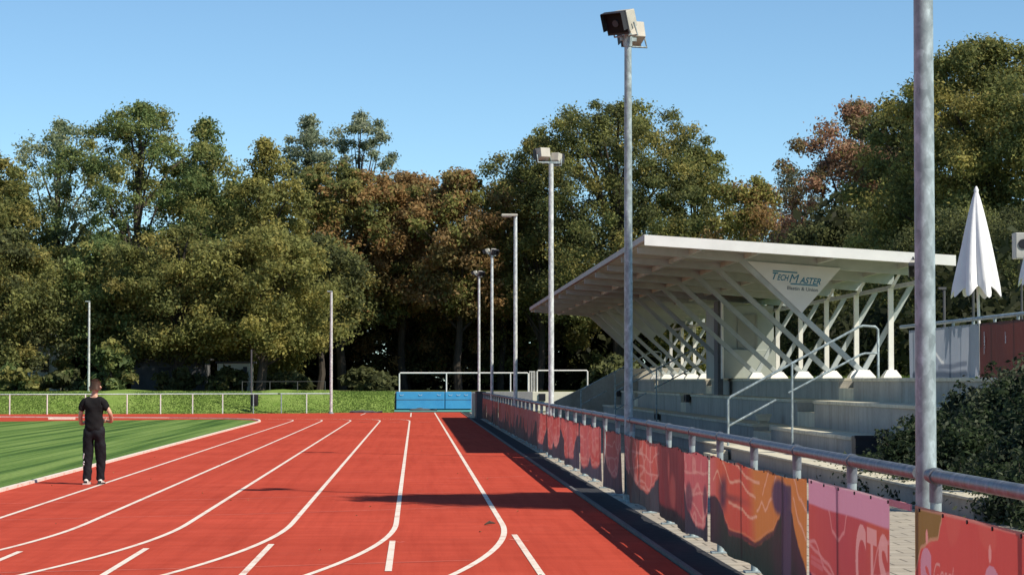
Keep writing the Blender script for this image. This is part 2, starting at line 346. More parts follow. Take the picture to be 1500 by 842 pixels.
# grass bank and raised land behind
def surf(name, grid, m):
    r = len(grid); c = len(grid[0]); me = bpy.data.meshes.new(name)
    me.from_pydata([p for row in grid for p in row], [], [(i * c + j, i * c + j + 1, (i + 1) * c + j + 1, (i + 1) * c + j) for i in range(r - 1) for j in range(c - 1)]); me.update()
    if me.polygons[0].normal.z < 0: me.flip_normals()
    me.polygons.foreach_set('use_smooth', [True] * len(me.polygons))
    o = bpy.data.objects.new(name, me); COL.objects.link(o); me.materials.append(m); o['kind'] = 'structure'; return o
xs = list(np.linspace(-160, -40, 8)) + list(np.linspace(-35, -1.1, 50))
def by(x): return 127.0 + 0.22 * max(x + 21, 0) if x > -21 else 127 + (-(x + 21)) * 0.06
surf('grass_bank', [[(x, by(x) + d, z * (0.97 + 0.05 * math.sin(x * .7) + .03 * math.sin(x * 2.3))) for x in xs] for d, z in ((0, -0.03), (0.6, 0.06), (2.2, 0.55), (3.6, 0.95), (4.6, 1.10), (9, 1.15))], M['grass'])
surf('wood_floor', [[(x, y, 1.06) for x in np.linspace(-300, 300, 20)] for y in (141.5, 250, 500, 900)], M['ground'])
surf('raised_lawn', [[(x, y, z) for y in np.linspace(20, 160, 30)] for x, z in ((11.75, 1.70), (40, 1.72), (200, 1.9))], M['grass'])
surf('planted_slope', [[(x, y, -.02 + (z + .02) * min(1, max(0, (43.5 - y) / 4.5))) for y in np.linspace(8, 43.5, 24)] for x, z in ((6.9, -0.01), (8.0, 0.5), (9.2, 1.3), (10.1, 1.71), (11.8, 1.715))], M['ground'])
# blades along the bank
def blades(name, pts, h, c1, c2, label):
    n = len(pts); pts = np.array(pts); a = rng.uniform(0, 6.28, n); hh = h * rng.uniform(.5, 1.3, n); w = .03 * rng.uniform(.6, 1.6, n)
    le = rng.normal(0, .35, (n, 2)) * hh[:, None]
    v = np.zeros((n, 3, 3)); d = np.stack([np.cos(a), np.sin(a)], 1) * w[:, None]
    v[:, 0, :2] = pts[:, :2] - d; v[:, 1, :2] = pts[:, :2] + d; v[:, 0, 2] = v[:, 1, 2] = pts[:, 2] - .01
    v[:, 2, :2] = pts[:, :2] + le; v[:, 2, 2] = pts[:, 2] + hh
    t = rng.uniform(0, 1, (n, 1)); col = np.array(c1) * (1 - t) + np.array(c2) * t
    o = raw_mesh(name, v.reshape(-1, 3), 3, M['leaf'], np.repeat(col, 3, 0)); return tag(o, label, 'grass', kind='stuff')
def raw_mesh(name, V, k, m, col, parent=None, layer='tint', smooth=False):
    n = len(V); nf = n // k; me = bpy.data.meshes.new(name)
    me.vertices.add(n); me.vertices.foreach_set('co', np.ascontiguousarray(V, dtype=np.float32).ravel())
    me.loops.add(n); me.loops.foreach_set('vertex_index', np.arange(n, dtype=np.int32))
    me.polygons.add(nf); me.polygons.foreach_set('loop_start', np.arange(0, n, k, dtype=np.int32)); me.update(calc_edges=True)
    ca = me.color_attributes.new(layer, 'FLOAT_COLOR', 'POINT'); cc = np.ones((n, 4), dtype=np.float32); cc[:, :3] = col
    ca.data.foreach_set('color', cc.ravel()); me.materials.append(m)
    o = bpy.data.objects.new(name, me); COL.objects.link(o)
    if parent: o.parent = parent
    return o
bp_ = []
for _ in range(26000):
    x = rng.uniform(-26, -1.1); d = rng.uniform(0, 5); z = float(np.interp(d, (0, .6, 2.2, 3.6, 4.6, 9), (-.03, .06, .55, .95, 1.1, 1.15)))
    bp_.append((x, by(x) + d, z * 0.98))
blades('long_grass', bp_, 0.06, (0.15, 0.235, 0.05), (0.21, 0.29, 0.075), 'tufted green grass on the bank beyond the far bend')
bp_ = [(rng.uniform(11.8, 13.5), y, 1.70) for y in rng.uniform(45, 112, 5000)]
blades('lawn_tufts', bp_, 0.12, (0.07, 0.13, 0.02), (0.15, 0.18, 0.05), 'rough grass behind the stand')

# ------------------------------------------------------------------ grandstand
X1, X2, X3 = 8.43, 9.23, 10.0
Z0, Z1, Z2, Z3 = 0.24, 0.606, 1.23, 1.744
g = empty('grandstand', (10, 83, 0), 'open concrete grandstand with sloping white roof on crossed struts beside the track', 'grandstand')
def P(mb, name, m, par=None, **kw):
    o = mb.build(name, m, **kw); keep(o, g) if par is None else None
    return o
P(MB().box(6.75, X1 + .1, 30, 112, -0.05, Z0), 'lower_platform', M['conc'], bevel=.015)
P(MB().box(6.70, 7.1, 30, 112, Z0, Z0 + 0.035), 'platform_edge', M['conc_light'], bevel=.008)
NOTCH = {X3: [(56.7, 58.7), (84, 85.6), (102.6, 104.2)], X2: [(57.5, 60.1), (85, 86.6), (103.4, 105)], X1: [(59.0, 62.1), (86, 87.6), (104.2, 105.8)]}
for (xa, xb, za, zb, ya) in ((X1, X2 + .1, Z0, Z1, 47.9), (X2, X3 + .1, Z0, Z2, 42), (X3, 11.75, Z0, Z3, 42)):
    zl = {X1: Z0, X2: Z1, X3: Z2}[xa]; zm = (zl + zb) / 2 + .02; cuts = [ya] + [q for n in NOTCH[xa] for q in n] + [112]
    for a, b in zip(cuts[::2], cuts[1::2]):
        P(MB().box(xa + .02, xb, a + .01, b - .01, za, zb - .07), 'terrace_riser', M['conc'], bevel=.01)
        y = a; nsl = max(1, round((b - a) / 4.4)); st = (b - a) / nsl
        for q in range(nsl): P(MB().box(xa - .02, xb, a + st * q + .006, a + st * (q + 1) - .006, zb - .075, zb), 'terrace_tread', M['conc_light'], bevel=.012)
    for a, b in NOTCH[xa]:
        P(MB().box(xa + .42, xb, a - .005, b + .005, za, zb - .012), 'aisle_riser', M['conc_light'])
        P(MB().box(xa + .02, xa + .415, a + .012, b - .012, za, zm), 'aisle_step', M['conc_light'], bevel=.008)
P(MB().box(6.30, 6.69, 53.1, 54.4, 0, 0.12).box(6.45, 6.69, 53.15, 54.35, .12, .2), 'aisle_step', M['conc_light'], bevel=.008)
o = MB().box(8.62, 8.86, 62.3, 62.55, Z1, Z1 + .06).prism([(8.60, Z1 + .06), (8.88, Z1 + .06), (8.94, Z1 + .24), (8.54, Z1 + .24)], 'y', 62.25, 62.6).build('stone_planter', M['conc_light'], bevel=.01); tag(o, 'small pale stone planter on the lowest terrace beside the sunlit handrail', 'planter')
# far end parapet
P(MB().prism([(6.0, -0.05), (6.0, 0.62), (9.35, 2.22), (12, 2.26), (12, -0.05)], 'y', 112.02, 112.3), 'end_wall', M['conc'], bevel=.02)
# roof
RX0, RX1, RY0, RY1 = 5.15, 12.1, 55.5, 111.0
def rz(x): return 4.94 - (x - RX0) * (0.44 / 6.9)
P(MB().add([(x, y, rz(x) - t) for y in (RY0, RY1) for x in (RX0, RX1) for t in (0.02, 0.10)],
   [(0, 2, 6, 4), (1, 5, 7, 3), (0, 1, 3, 2), (4, 6, 7, 5), (0, 4, 5, 1), (2, 3, 7, 6)]), 'roof', M['roofpaint'])
def fas(xa, xb, ya, yb, t0, t1): 
    return MB().add([(x, y, rz(x) - t) for y in (ya, yb) for x in (xa, xb) for t in (t0, t1)], [(0, 2, 6, 4), (1, 5, 7, 3), (0, 1, 3, 2), (4, 6, 7, 5), (0, 4, 5, 1), (2, 3, 7, 6)])
P(fas(RX0 - .03, RX1 + .03, RY0 - .05, RY0 - .003, 0.0, 0.235), 'fascia', M['fascia'])
P(fas(RX0 - .05, RX0 - .003, RY0, RY1 + .05, 0.0, 0.13), 'front_fascia', M['strut'])
P(fas(RX0, RX1, RY1 + .003, RY1 + .05, 0.0, 0.2), 'fascia', M['fascia'])
# corrugated soffit ribs
rib = MB(); y = RY0 + .25
while y < RY1 - .1:
    rib.add([(x, yy, rz(x) - t) for yy in (y, y + .09) for x in (RX0 + .05, RX1 - .02) for t in (0.102, 0.145)], [(0, 2, 6, 4), (1, 5, 7, 3), (0, 1, 3, 2), (4, 6, 7, 5), (0, 4, 5, 1), (2, 3, 7, 6)]); y += .38
P(rib, 'soffit_ribs', M['roofpaint'])
FY = [57.8 + 4.55 * k for k in range(12)]
for x in (6.4, 7.7, 9.4, 11.3):
    P(MB().bar((x, RY0 + .01, rz(x) - .20), (x, RY1 - .01, rz(x) - .20), .08, .12), 'purlin', M['roofpaint'])
for k, y in enumerate(FY):
    P(MB().add([(x, yy, rz(x) - t) for yy in (y - .06, y + .06) for x, t in ((RX0 + .02, 0.15), (RX0 + .02, .30), (RX1 - .05, .15), (RX1 - .05, .40))], [(0, 2, 6, 4), (1, 5, 7, 3), (0, 1, 3, 2), (4, 6, 7, 5), (0, 4, 5, 1), (2, 3, 7, 6)]), 'roof_beam', M['strut'])
    yo = y - .001 * k
    P(MB().bar((10.45, yo, Z3 + .12), (7.60, yo, rz(7.6) - .3), .10, .13), 'strut', M['strut'], bevel=.01)
    P(MB().bar((10.45, yo + .14, Z3 + .12), (11.62, yo + .14, 3.92), .10, .12), 'strut', M['strut'], bevel=.01)
    P(MB().box(11.04, 11.16, y - .05, y + .05, Z3, 3.84).bar((11.1, y, 3.8), (11.35, y, rz(11.35) - .3), .05, .07), 'post', M['white'], bevel=.006)
    f = MB()
    for cx, w in ((10.45, .25), (11.10, .21)):
        b = [(cx - w, y - w), (cx + w, y - w), (cx + w, y + w), (cx - w, y + w)]; t = [(cx - w * .5, y - w * .5), (cx + w * .5, y - w * .5), (cx + w * .5, y + w * .5), (cx - w * .5, y + w * .5)]
        f.add([(a, c, Z3 - .01) for a, c in b] + [(a, c, Z3 + .03) for a, c in b] + [(a, c, Z3 + .19) for a, c in t],
              [(0, 1, 5, 4), (1, 2, 6, 5), (2, 3, 7, 6), (3, 0, 4, 7), (4, 5, 9, 8), (5, 6, 10, 9), (6, 7, 11, 10), (7, 4, 8, 11), (8, 9, 10, 11), (3, 2, 1, 0)])
    P(f, 'footing', M['white'])
P(MB().bar((11.35, RY0 + .6, 3.90), (11.35, RY1 - .3, 3.90), .07, .10), 'back_beam', M['strut'])
# triangular boards
def tri(y, m=M['signwhite']):
    return P(MB().prism([(7.72, rz(7.72) - .31), (9.92, rz(9.92) - .33), (9.00, 3.26)], 'y', y - .10, y - .07), 'triangle_board', m)
tb = tri(FY[0]); tri(FY[8], M['roofpaint']); tri(FY[11], M['roofpaint']); tri(FY[10], M['roofpaint']); tri(FY[7] + 2, M['roofpaint'])
def lay_xz(o, x, z, y, tilt=-0.063):
    o.matrix_world = Matrix.Translation((x, y, z)) @ Matrix.Rotation(math.pi / 2, 4, 'X') @ Matrix.Rotation(tilt, 4, 'Z'); return o
def sub(o, par):
    bpy.context.view_layer.update(); mw = o.matrix_world.copy(); o.parent = par; o.matrix_parent_inverse = par.matrix_world.inverted(); o.matrix_world = mw; return o
ys = FY[0] - .104
def sgn(px, py): q = onY(px, py, ys); return q[0], q[2]
def fit_text(txt, a, b, hpx, m, shear, bold):
    (xa, za), (xb, zb) = sgn(*a), sgn(*b); o = text_mesh('lettering', txt, 1.0, m, shear, 1, bold=bold); vs = o.data.vertices
    x0 = min(v.co.x for v in vs); x1 = max(v.co.x for v in vs); y0 = min(v.co.y for v in vs); y1 = max(v.co.y for v in vs)
    w = math.hypot(xb - xa, zb - za); h = hpx / F * FY[0]
    for v in vs: v.co.x = (v.co.x - x0) / (x1 - x0) * w; v.co.y = (v.co.y - y0) / (y1 - y0) * h; v.co.z *= .5
    sub(lay_xz(o, xa, za, ys, math.atan2(zb - za, xb - xa)), tb)
fit_text('T', (1131, 409), (1139.5, 409.7), 10.5, M['techblue'], .3, .02); fit_text('ECH', (1138.5, 410.2), (1155.5, 411.6), 9, M['techblue'], .3, .02)
fit_text('M', (1156, 413.6), (1170, 414.7), 12.5, M['techblue'], .25, .0); fit_text('ASTER', (1171, 414.8), (1202, 417.4), 9.5, M['techblue'], .3, .02)
fit_text('Elastin & Union', (1153, 424), (1198, 427.5), 5.2, M['techgrey'], 0, .02)
for (a, b) in (((1132, 396.5), (1168, 399.5)), ((1158, 415.5), (1198, 418.5))):
    xa, za = sgn(*a); xb, zb = sgn(*b)
    sub(MB().bar((xa, ys, za), (xb, ys, zb), .006, .028).build('lettering', M['techblue']), tb)
# commentary booth
P(MB().box(9.72, 11.3, 78.2, 83, Z3 + .005, 4.05), 'booth', M['booth'], bevel=.02)
P(MB().box(9.65, 11.36, 78.0, 78.19, Z3 + .005, 2.66), 'booth_panel', M['booth'], bevel=.02)
P(MB().box(10.15, 10.78, 78.14, 78.19, 2.70, 3.75).box(10.72, 10.74, 78.12, 78.14, 2.70, 3.75), 'booth_window', mat('blind', (0.30, 0.31, 0.28), (0.26, 0.27, 0.24), 2, 0.5))
P(MB().tube([(9.63, 77.9, Z3), (9.63, 77.9, 4.3)], .045, 8), 'post', M['white'], smooth=True)
P(MB().box(9.55, 9.72, 78.4, 79.4, Z2, 4.2), 'dark_gap_panel', M['shedwall'])  # panel added to stand in for the dark gap beside the booth
# small black loudspeakers on the terrace faces
def blackbox(px, py, X, w, h, lab):
    p = onX(px, py, X); t = empty('wall_speaker', (X, p[1], p[2]), lab, 'speaker', 'black speakers on the terrace steps')
    keep(MB().box(X - .16, X - .03, p[1] - w / 2, p[1] + w / 2, p[2] - h / 2, p[2] + h / 2).build('housing', M['black'], bevel=.01), t)
    keep(MB().tube([(X - .175, p[1], p[2]), (X - .155, p[1], p[2])], h * .3, 12).build('cone', M['rubber']), t)
    keep(MB().box(X - .03, X + .02, p[1] - .03, p[1] + .03, p[2] - .05, p[2] + .05).build('bracket', M['steel']), t)
blackbox(1010, 583, X2, .75, .26, 'black speaker box on the shaded terrace, right of the tall pole')
blackbox(966, 610, X1, .6, .2, 'black speaker box low on the terrace just above the fence rail')
blackbox(909, 576, X2, .6, .26, 'black speaker box on the shaded terrace, directly left of the tall pole')
blackbox(874, 594, X1, .6, .22, 'leftmost black speaker box low on the shaded terrace')
# stair railing
def stair_rail(y, m, lab):
    t = empty('stair_railing', (6.8, y, Z0), lab, 'handrail', 'stair handrails of the grandstand')
    r = .027
    keep(MB().tube([(6.8, y, Z0), (6.8, y, 1.28), (6.86, y, 1.34), (9.66, y, 2.85), (9.76, y, 2.88), (10.03, y, 2.86), (10.09, y, 2.80), (10.09, y, Z3)], r, 10).build('top_rail', m, smooth=True), t)
    keep(MB().tube([(6.8, y, .70), (7.85, y, 1.27)], r * .85, 8).build('mid_rail', m, smooth=True), t)
    keep(MB().tube([(8.12, y, 1.42), (9.70, y, 2.25), (9.80, y, 2.28), (10.09, y, 2.28)], r * .85, 8).build('mid_rail', m, smooth=True), t)
    keep(MB().tube([(8.2, y, Z0 if y < 60 else Z0), (8.2, y, 2.06)], r * .9, 8).build('post', m, smooth=True), t)
    return t
stair_rail(54.0, M['steel'], 'sunlit bent steel handrail climbing the nearest steps of the stand')
stair_rail(84.5, M['steel'], 'shaded steel handrail on the steps midway along the stand')
stair_rail(102, M['steel'], 'shaded steel handrail on the farthest steps of the stand')
# black crate at tier end
t = empty('black_cabinet', (8.7, 47.7, Z0), 'black box closing the near end of the lowest concrete terrace', 'cabinet')
keep(MB().box(8.42, 8.88, 47.45, 47.88, Z0, .625).build('body', M['black'], bevel=.01), t); keep(MB().box(8.40, 8.90, 47.43, 47.46, .585, .64).build('lid', M['black']), t)
t = empty('black_board', (8.98, 47.3, 0), 'narrow upright black board leaning beside the black box', 'board')
keep(MB().box(8.93, 9.02, 47.2, 47.6, Z0 - .2, .76).build('panel', M['black'], bevel=.008), t); keep(MB().box(8.88, 8.93, 47.3, 47.34, .5, .56).build('handle', M['steel']), t)

# ------------------------------------------------------------------ track-side fence
POSTX, RZ = 3.0, 1.139
def fence(name, ya, yb, posts, lab):
    t = empty(name, (POSTX, ya, 0), lab, 'railing', 'galvanised railings along the track')
    keep(MB().tube([(POSTX, ya, RZ), (POSTX, ya + .03, RZ), (POSTX, yb, RZ)], [.034, .041, .041], 16).build('rail', M['railsteel'], smooth=True), t)
    p0 = None
    for y in posts:
        if p0 is None:
            p0 = MB().tube([(0, 0, -.02), (0, 0, RZ - .02)], .033, 12).build('post', M['steel'], smooth=True)
            c0 = MB().tube([(0, -.042, RZ), (0, .042, RZ)], .050, 14).tube([(0, 0, RZ - .15), (0, 0, RZ - .03)], .037, 12).build('collar', M['railsteel'], smooth=True)
            f0 = MB().box(-.09, .09, -.09, .09, 0.0, .012).build('base_plate', M['steel'])
            trio = (p0, c0, f0)
        else: trio = tuple(x.copy() for x in (p0, c0, f0)); [COL.objects.link(x) for x in trio]
        for x in trio: x.location = (0, y - ya, 0); 
        trio[0].parent = t; trio[0].location = (0, y - ya, 0)
        for x in trio[1:]: x.parent = trio[0]; x.location = (0, 0, 0)
    return t
fence('railing', 14.80, 109.8, [17.05 + 2.473 * k for k in range(38)], 'long galvanised railing receding along the track from the nearest lamp post')
fence('railing', 8.5, 14.44, [14.29, 11.84, 9.38], 'short piece of galvanised railing right of the nearest lamp post')

# banners
def polyl(U, V, pts, w):
    d = np.full(U.shape, 9.0)
    for (a, b), (c, e) in zip(pts[:-1], pts[1:]):
        dx, dy = c - a, e - b; t = np.clip(((U - a) * dx + (V - b) * dy) / (dx * dx + dy * dy + 1e-9), 0, 1)
        d = np.minimum(d, np.hypot(U - a - t * dx, V - b - t * dy))
    return 1 - sm(w * .6, w * 1.3, d)
def mixn(c, col, m): return c * (1 - m[..., None]) + np.array(col) * m[..., None]
BX = 2.915; BT, BB = 0.965, 0.12
def smooth_pts(pts, n=8):
    xs_ = np.array([p[0] for p in pts]); out = []
    for i in range(len(pts) - 1):
        for k in range(n):
            t = k / n; tt = t * t * (3 - 2 * t); out.append((pts[i][0] + (pts[i + 1][0] - pts[i][0]) * t, pts[i][1] + (pts[i + 1][1] - pts[i][1]) * tt))
    return out + [pts[-1]]
def raster(txt, u0, u1, v0, v1, shear=0.0, bold=.02):
    o = text_mesh('tmp', txt, 1.0, M['black'], shear, 1, bold=bold); me = o.data; me.calc_loop_triangles()
    co = np.array([v.co[:2] for v in me.vertices]); a = co.min(0); b = co.max(0); co = (co - a) / (b - a) * [u1 - u0, v1 - v0] + [u0, v0]
    tr_ = [tuple(t.vertices) for t in me.loop_triangles]; bpy.data.objects.remove(o)
    def f(U, V):
        m = np.zeros(U.shape, bool); bb = (U >= u0) & (U <= u1) & (V >= v0) & (V <= v1); idx = np.nonzero(bb); x = U[idx]; y = V[idx]; r = np.zeros(len(x), bool)
        for i0, i1, i2 in tr_:
            p, q, w = co[i0], co[i1], co[i2]
            d1 = (q[0] - p[0]) * (y - p[1]) - (q[1] - p[1]) * (x - p[0]); d2 = (w[0] - q[0]) * (y - q[1]) - (w[1] - q[1]) * (x - q[0]); d3 = (p[0] - w[0]) * (y - w[1]) - (p[1] - w[1]) * (x - w[0])
            r |= ((d1 >= 0) & (d2 >= 0) & (d3 >= 0)) | ((d1 <= 0) & (d2 <= 0) & (d3 <= 0))
        m[idx] = r; return m.astype(float)
    return f
def banner(y_far, y_near, fn, seed, lab, sag=0.0, res=0.02, wob=0.02, bottom=BB, X=BX, top=BT, group='printed banners hanging along the track railing', extra=None):
    W = y_far - y_near; H = top - bottom; nu = max(int(W / res), 8); nv = max(int(H / res), 8)
    u = np.linspace(0, W, nu); v = np.linspace(0, H, nv); U, V = np.meshgrid(u, v)
    off = wob * (fbm(U * 1.3, V * .8, seed) - .5) * 2 * (1 - .75 * V / H) + wob * .5 * np.sin(U * 2.6 + seed)
    off = off + wob * .35 * (fbm(U * 6, V * 1.5, seed + 9) - .5) * 2
    ze = -(.028 * np.abs(np.sin(np.pi * U / 1.9 + seed)) * (V / H) ** 2 if X == BX and y_far > 19 else 0) + bottom + V - sag * np.sin(np.pi * U / W) * (.3 + .7 * (1 - V / H)) + .012 * np.sin(U * 3 + seed) * (1 - V / H)
    off = off - np.abs(off).max() * .7
    Pn = np.stack([X + off, y_far - U, ze], -1).reshape(-1, 3)
    sc_ = .76 / H if X == BX else 1.0
    col = np.clip(fn(U / 1.1, V * sc_, W / 1.1, H * sc_, seed), 0.004, .95).reshape(-1, 3)
    if extra:
        cg = col.reshape(nv, nu, 3)
        for fm, cc_, al in extra: cg = mixn(cg, cc_, fm(U, V) * al)
        col = cg.reshape(-1, 3)
    if X == BX: g_ = col.mean(1, keepdims=True); col = np.clip((col * .88 + g_ * .12) * .84, .004, .9)
    me = bpy.data.meshes.new('banner'); idx = np.arange(nu * nv).reshape(nv, nu)
    fs = np.stack([idx[:-1, :-1], idx[:-1, 1:], idx[1:, 1:], idx[1:, :-1]], -1).reshape(-1, 4)
    me.from_pydata(Pn.tolist(), [], fs.tolist()); me.update(); me.polygons.foreach_set('use_smooth', [True] * len(me.polygons))
    ca = me.color_attributes.new('print', 'FLOAT_COLOR', 'POINT'); cc = np.ones((len(Pn), 4), dtype=np.float32); cc[:, :3] = col; ca.data.foreach_set('color', cc.ravel())
    me.materials.append(M['print_']); o = bpy.data.objects.new('banner', me); COL.objects.link(o)
    tag(o, lab, 'banner', group)
    q = .15; e0 = None
    while q < W:
        zz = top - .02 - sag * .3 * math.sin(math.pi * q / W); iu = min(int(q / W * (nu - 1)), nu - 1); xo = float(X + off[-2, iu])
        if e0 is None: e0 = MB().tube([(-.004, 0, 0), (.004, 0, 0)], .011, 10).build('eyelet', M['black'], parent=o); ee = e0
        else: ee = e0.copy(); COL.objects.link(ee)
        ee.location = (xo - .004, y_far - q, zz); q += .60
        if y_far > 60: break
    return o
RED = (0.62, 0.055, 0.045); PINK = (0.68, 0.13, 0.14); ORG = (0.66, 0.13, 0.02); DRK = (0.03, 0.032, 0.055); PALE = (0.85, 0.40, 0.34); MAUVE = (0.66, 0.28, 0.40)
def base(U, V, s, a, b): 
    n = sm(.3, .7, fbm(U * .7 + V * .3, V * .9, s)); return np.array(a) * (1 - n[..., None]) + np.array(b) * n[..., None]
def isol(U, V, s, k, w, sx=.9, sy=1.4):
    f = fbm(U * sx, V * sy, s) * k; return 1 - sm(w * .6, w, np.abs(f - np.round(f)))
def fA(U, V, W, H, s):   # red with olive corner
    c = base(U, V, s, (0.70, 0.06, 0.05), (0.62, 0.045, 0.035)); c = mixn(c, (0.74, .12, .08), .35 * isol(U, V, s + 3, 4, .10, .6, 1.2))
    # corner: px 1347..1400
    edge = smooth_pts([(0, H - .33), (.18, H - .20), (.42, H - .15), (.55, H - .14), (.62, H - .06), (.66, H)], 6)
    xs_ = [p[0] for p in edge]; ys_ = [p[1] for p in edge]; m = sm(-.004, .004, V - np.interp(U, xs_, ys_)) * (U < .66)
    c = mixn(c, (0.27, 0.15, 0.025), m); c = mixn(c, (.62, .30, .16), .8 * polyl(U, V, edge, .010))
    for q in ([(.5, .28), (.9, .40), (1.3, .35), (1.9, .50), (2.6, .40)], [(.2, .18), (.7, .33), (1.2, .22), (2.0, .30)]): c = mixn(c, (.78, .16, .11), .5 * polyl(U, V, smooth_pts(q), .014))
    return mixn(c, (.7, .3, .25), sm(H - .02, H - .01, V) * .7)
def fB(U, V, W, H, s):   # CTS
    c = base(U, V, s, (0.52, 0.045, 0.07), (0.60, 0.06, 0.055))
    c = mixn(c, (0.66, 0.10, 0.03), sm(.25, .0, W - U - .6) * .6 * sm(.2, .6, V))
    band = H - .165
    for q in ([(0, .34), (.25, .36), (.7, .22), (.9, .20), (1.25, .06), (1.6, .05), (2.0, .18), (2.4, .30), (3, .36)], [(0, .32), (.3, .30), (.8, .26), (1.2, .16), (1.6, .13), (2.0, .22), (2.3, .27)],
              [(.85, band), (1.0, .47), (1.2, .43), (1.4, .48), (1.5, band)], [(2.3, .30), (2.6, .5), (3.0, .53)]):
        c = mixn(c, (.76, .26, .27), .75 * polyl(U, V, smooth_pts(q), .013))
    for z_, w_ in ((.25, .65), (.21, .60), (.13, .5), (.09, .45)): c = mixn(c, (.70, .17, .20), .55 * ((np.abs(V - z_) < .014) & (U > .08) & (U < w_)))
    low = np.interp(U, [0, .35, .8, 1.1, 1.4, 3.1], [.10, .04, -.02, -.08, -.2, -.3]); c = mixn(c, (.07, .01, .08), sm(.055, .035, V - low)); c = mixn(c, (.42, .33, .62), sm(.008, 0, V - low))
    c = mixn(c, (0.68, 0.27, 0.42), sm(-.003, .003, V - band)); c = mixn(c, (.8, .5, .55), sm(H - .014, H - .006, V)); c = mixn(c, (.75, .4, .42), sm(W - .02, W - .01, U)); return c
def fC(U, V, W, H, s):   # orange + dark green scallop, part print, part shadow painted in (5.4 m)
    c = base(U, V, s, (0.66, 0.07, 0.035), (0.68, 0.10, 0.03)); c = mixn(c, (0.66, 0.20, 0.02), sm(2.5, 3.1, U + .25 * V))
    c = mixn(c, PINK, sm(.6, 0.1, U) * .8)
    for q in ([(.8, .74), (1.5, .60), (2.1, .62), (2.6, .55), (2.9, .54)], [(.2, .55), (.45, .64), (.7, .55), (1.0, .48)], [(1.35, .43), (2.1, .41), (2.6, .36), (2.95, .395)], [(2.95, .44), (3.25, .52), (3.5, .47), (3.9, .57)],
              [(3.3, .58), (3.45, .65), (3.7, .74)], [(4.8, .62), (5.1, .45), (5.42, .36)], [(4.85, .76), (5.1, .62), (5.42, .55)], [(1.6, .76), (2.6, .67), (3.1, .66)], [(3.9, .60), (4.1, .74)]):
        c = mixn(c, (.86, .42, .28), .8 * polyl(U, V, smooth_pts(q), .012))
    low = np.interp(U, [0, .3, .65, 1.0, 1.43, 2.1, 2.78, 3.5, 4.0, 4.24, 4.33, 4.70, 4.76, 5.05, 5.45], [.40, .42, .36, .24, .174, .18, .15, .254, .316, .44, .52, .52, .49, .29, .14]) + .02 * (fbm(U * 4, V * 4, s + 5) - .5)
    m = sm(.012, -.012, V - low); dk = base(U, V, s + 2, (.012, .03, .025), (.05, .02, .04)); c = c * (1 - m[..., None]) + dk * m[..., None]
    ed = list(zip([.55, .8, 1.1, 1.43, 2.1, 2.78, 3.5, 4.0, 4.2], [.36, .31, .23, .19, .195, .165, .27, .33, .42])); c = mixn(c, (.05, .02, .04), .9 * polyl(U, V, ed, .018)); c = mixn(c, (.75, .25, .1), .6 * polyl(U, V, [(a, b + .03) for a, b in ed], .007))
    c = mixn(c, (.07, .045, .10), sm(.22, .17, np.abs(U - 4.52)) * sm(.72, .69, V) * .95)
    c = mixn(c, (.03, .02, .06), sm(.22, .06, np.abs(V - .46 + .03 * np.sin(U * 4))) * (1 - sm(.05, .5, np.abs(U - .85))) * .9)
    c = mixn(c, (.05, .03, .10), (1 - sm(.10, .16, np.hypot((U - 4.25) * .35, V - .60))) * .95)
    c = mixn(c, (.15, .04, .05), sm(.05, .0, np.abs(V - .47)) * sm(.3, .9, U) * sm(3.0, 1.5, U) * .7)
    return c
def lobes(cols, dark, lob, lines=.8, lw=.03, k=5):  # dark lobes: part print, part shadow through the cloth painted into the colour
    def f(U, V, W, H, s):
        c = base(U, V, s, *cols); il = isol(U, V, s + 3, k, .11, 1.0, 1.6); c = mixn(c, PALE, lines * .6 * il)
        for j in range(3):
            a = [(W * (t / 6.), .18 + .17 * j + .10 * abs(math.sin(t * 1.3 + s + j)) + .05 * math.sin(t * 2.1 + j)) for t in range(7)]; c = mixn(c, PALE, lines * .75 * polyl(U, V, smooth_pts(a, 6), .012))
        low = np.zeros_like(U) + .0
        for (cu, wu, d) in lob:
            x = np.abs(U / W - cu) / wu; low = np.where(x < 1, np.maximum(low * 0, (H * .55) * x ** 2.2 + d), low if np.any(low) else low)
        lows = np.full(U.shape, H * .72)
        for (cu, wu, d) in lob:
            x = np.abs(U / W - cu) / wu; lows = np.minimum(lows, d + (H * .72) * np.clip(x, 0, 2) ** 2.6)
        lows = lows + .03 * (fbm(U * 5, V * 3, s + 4) - .5); m = sm(.015, -.015, V - lows)
        dk = base(U, V, s + 6, dark, tuple(x * 1.8 for x in dark)); c = c * (1 - m[..., None]) + dk * m[..., None]
        return mixn(c, PALE, .45 * (1 - sm(.006, .014, np.abs(V - lows - .03))))
    return f
def fD(U, V, W, H, s):
    f = lobes((PINK, (0.62, .10, .12)), (.03, .028, .05), [(.80, .30, .08)])(U, V, W, H, s)
    m = sm(.55 * W + .02, .55 * W - .02, U); dk = base(U, V, s, (.26, .02, .03), (.16, .018, .03)); f = f * (1 - m[..., None]) + dk * m[..., None]
    f = mixn(f, (.50, .09, .08), .6 * (1 - sm(.02, .05, np.hypot((U - .95) * .6, (V - .55) * .25))) + .5 * (1 - sm(.08, .14, np.hypot((U - 1.2) * .45, (V - .3) * .6))) )
    f = mixn(f, (.015, .012, .02), sm(.16, .10, V) * m); 
    e = (1 - sm(.10, .17, np.hypot((U - .64 * W) * .5, V - .34))) + (1 - sm(.10, .17, np.hypot((U - .92 * W) * .5, V - .36))); return mixn(f, (.10, .03, .07), np.clip(e, 0, 1) * .85)
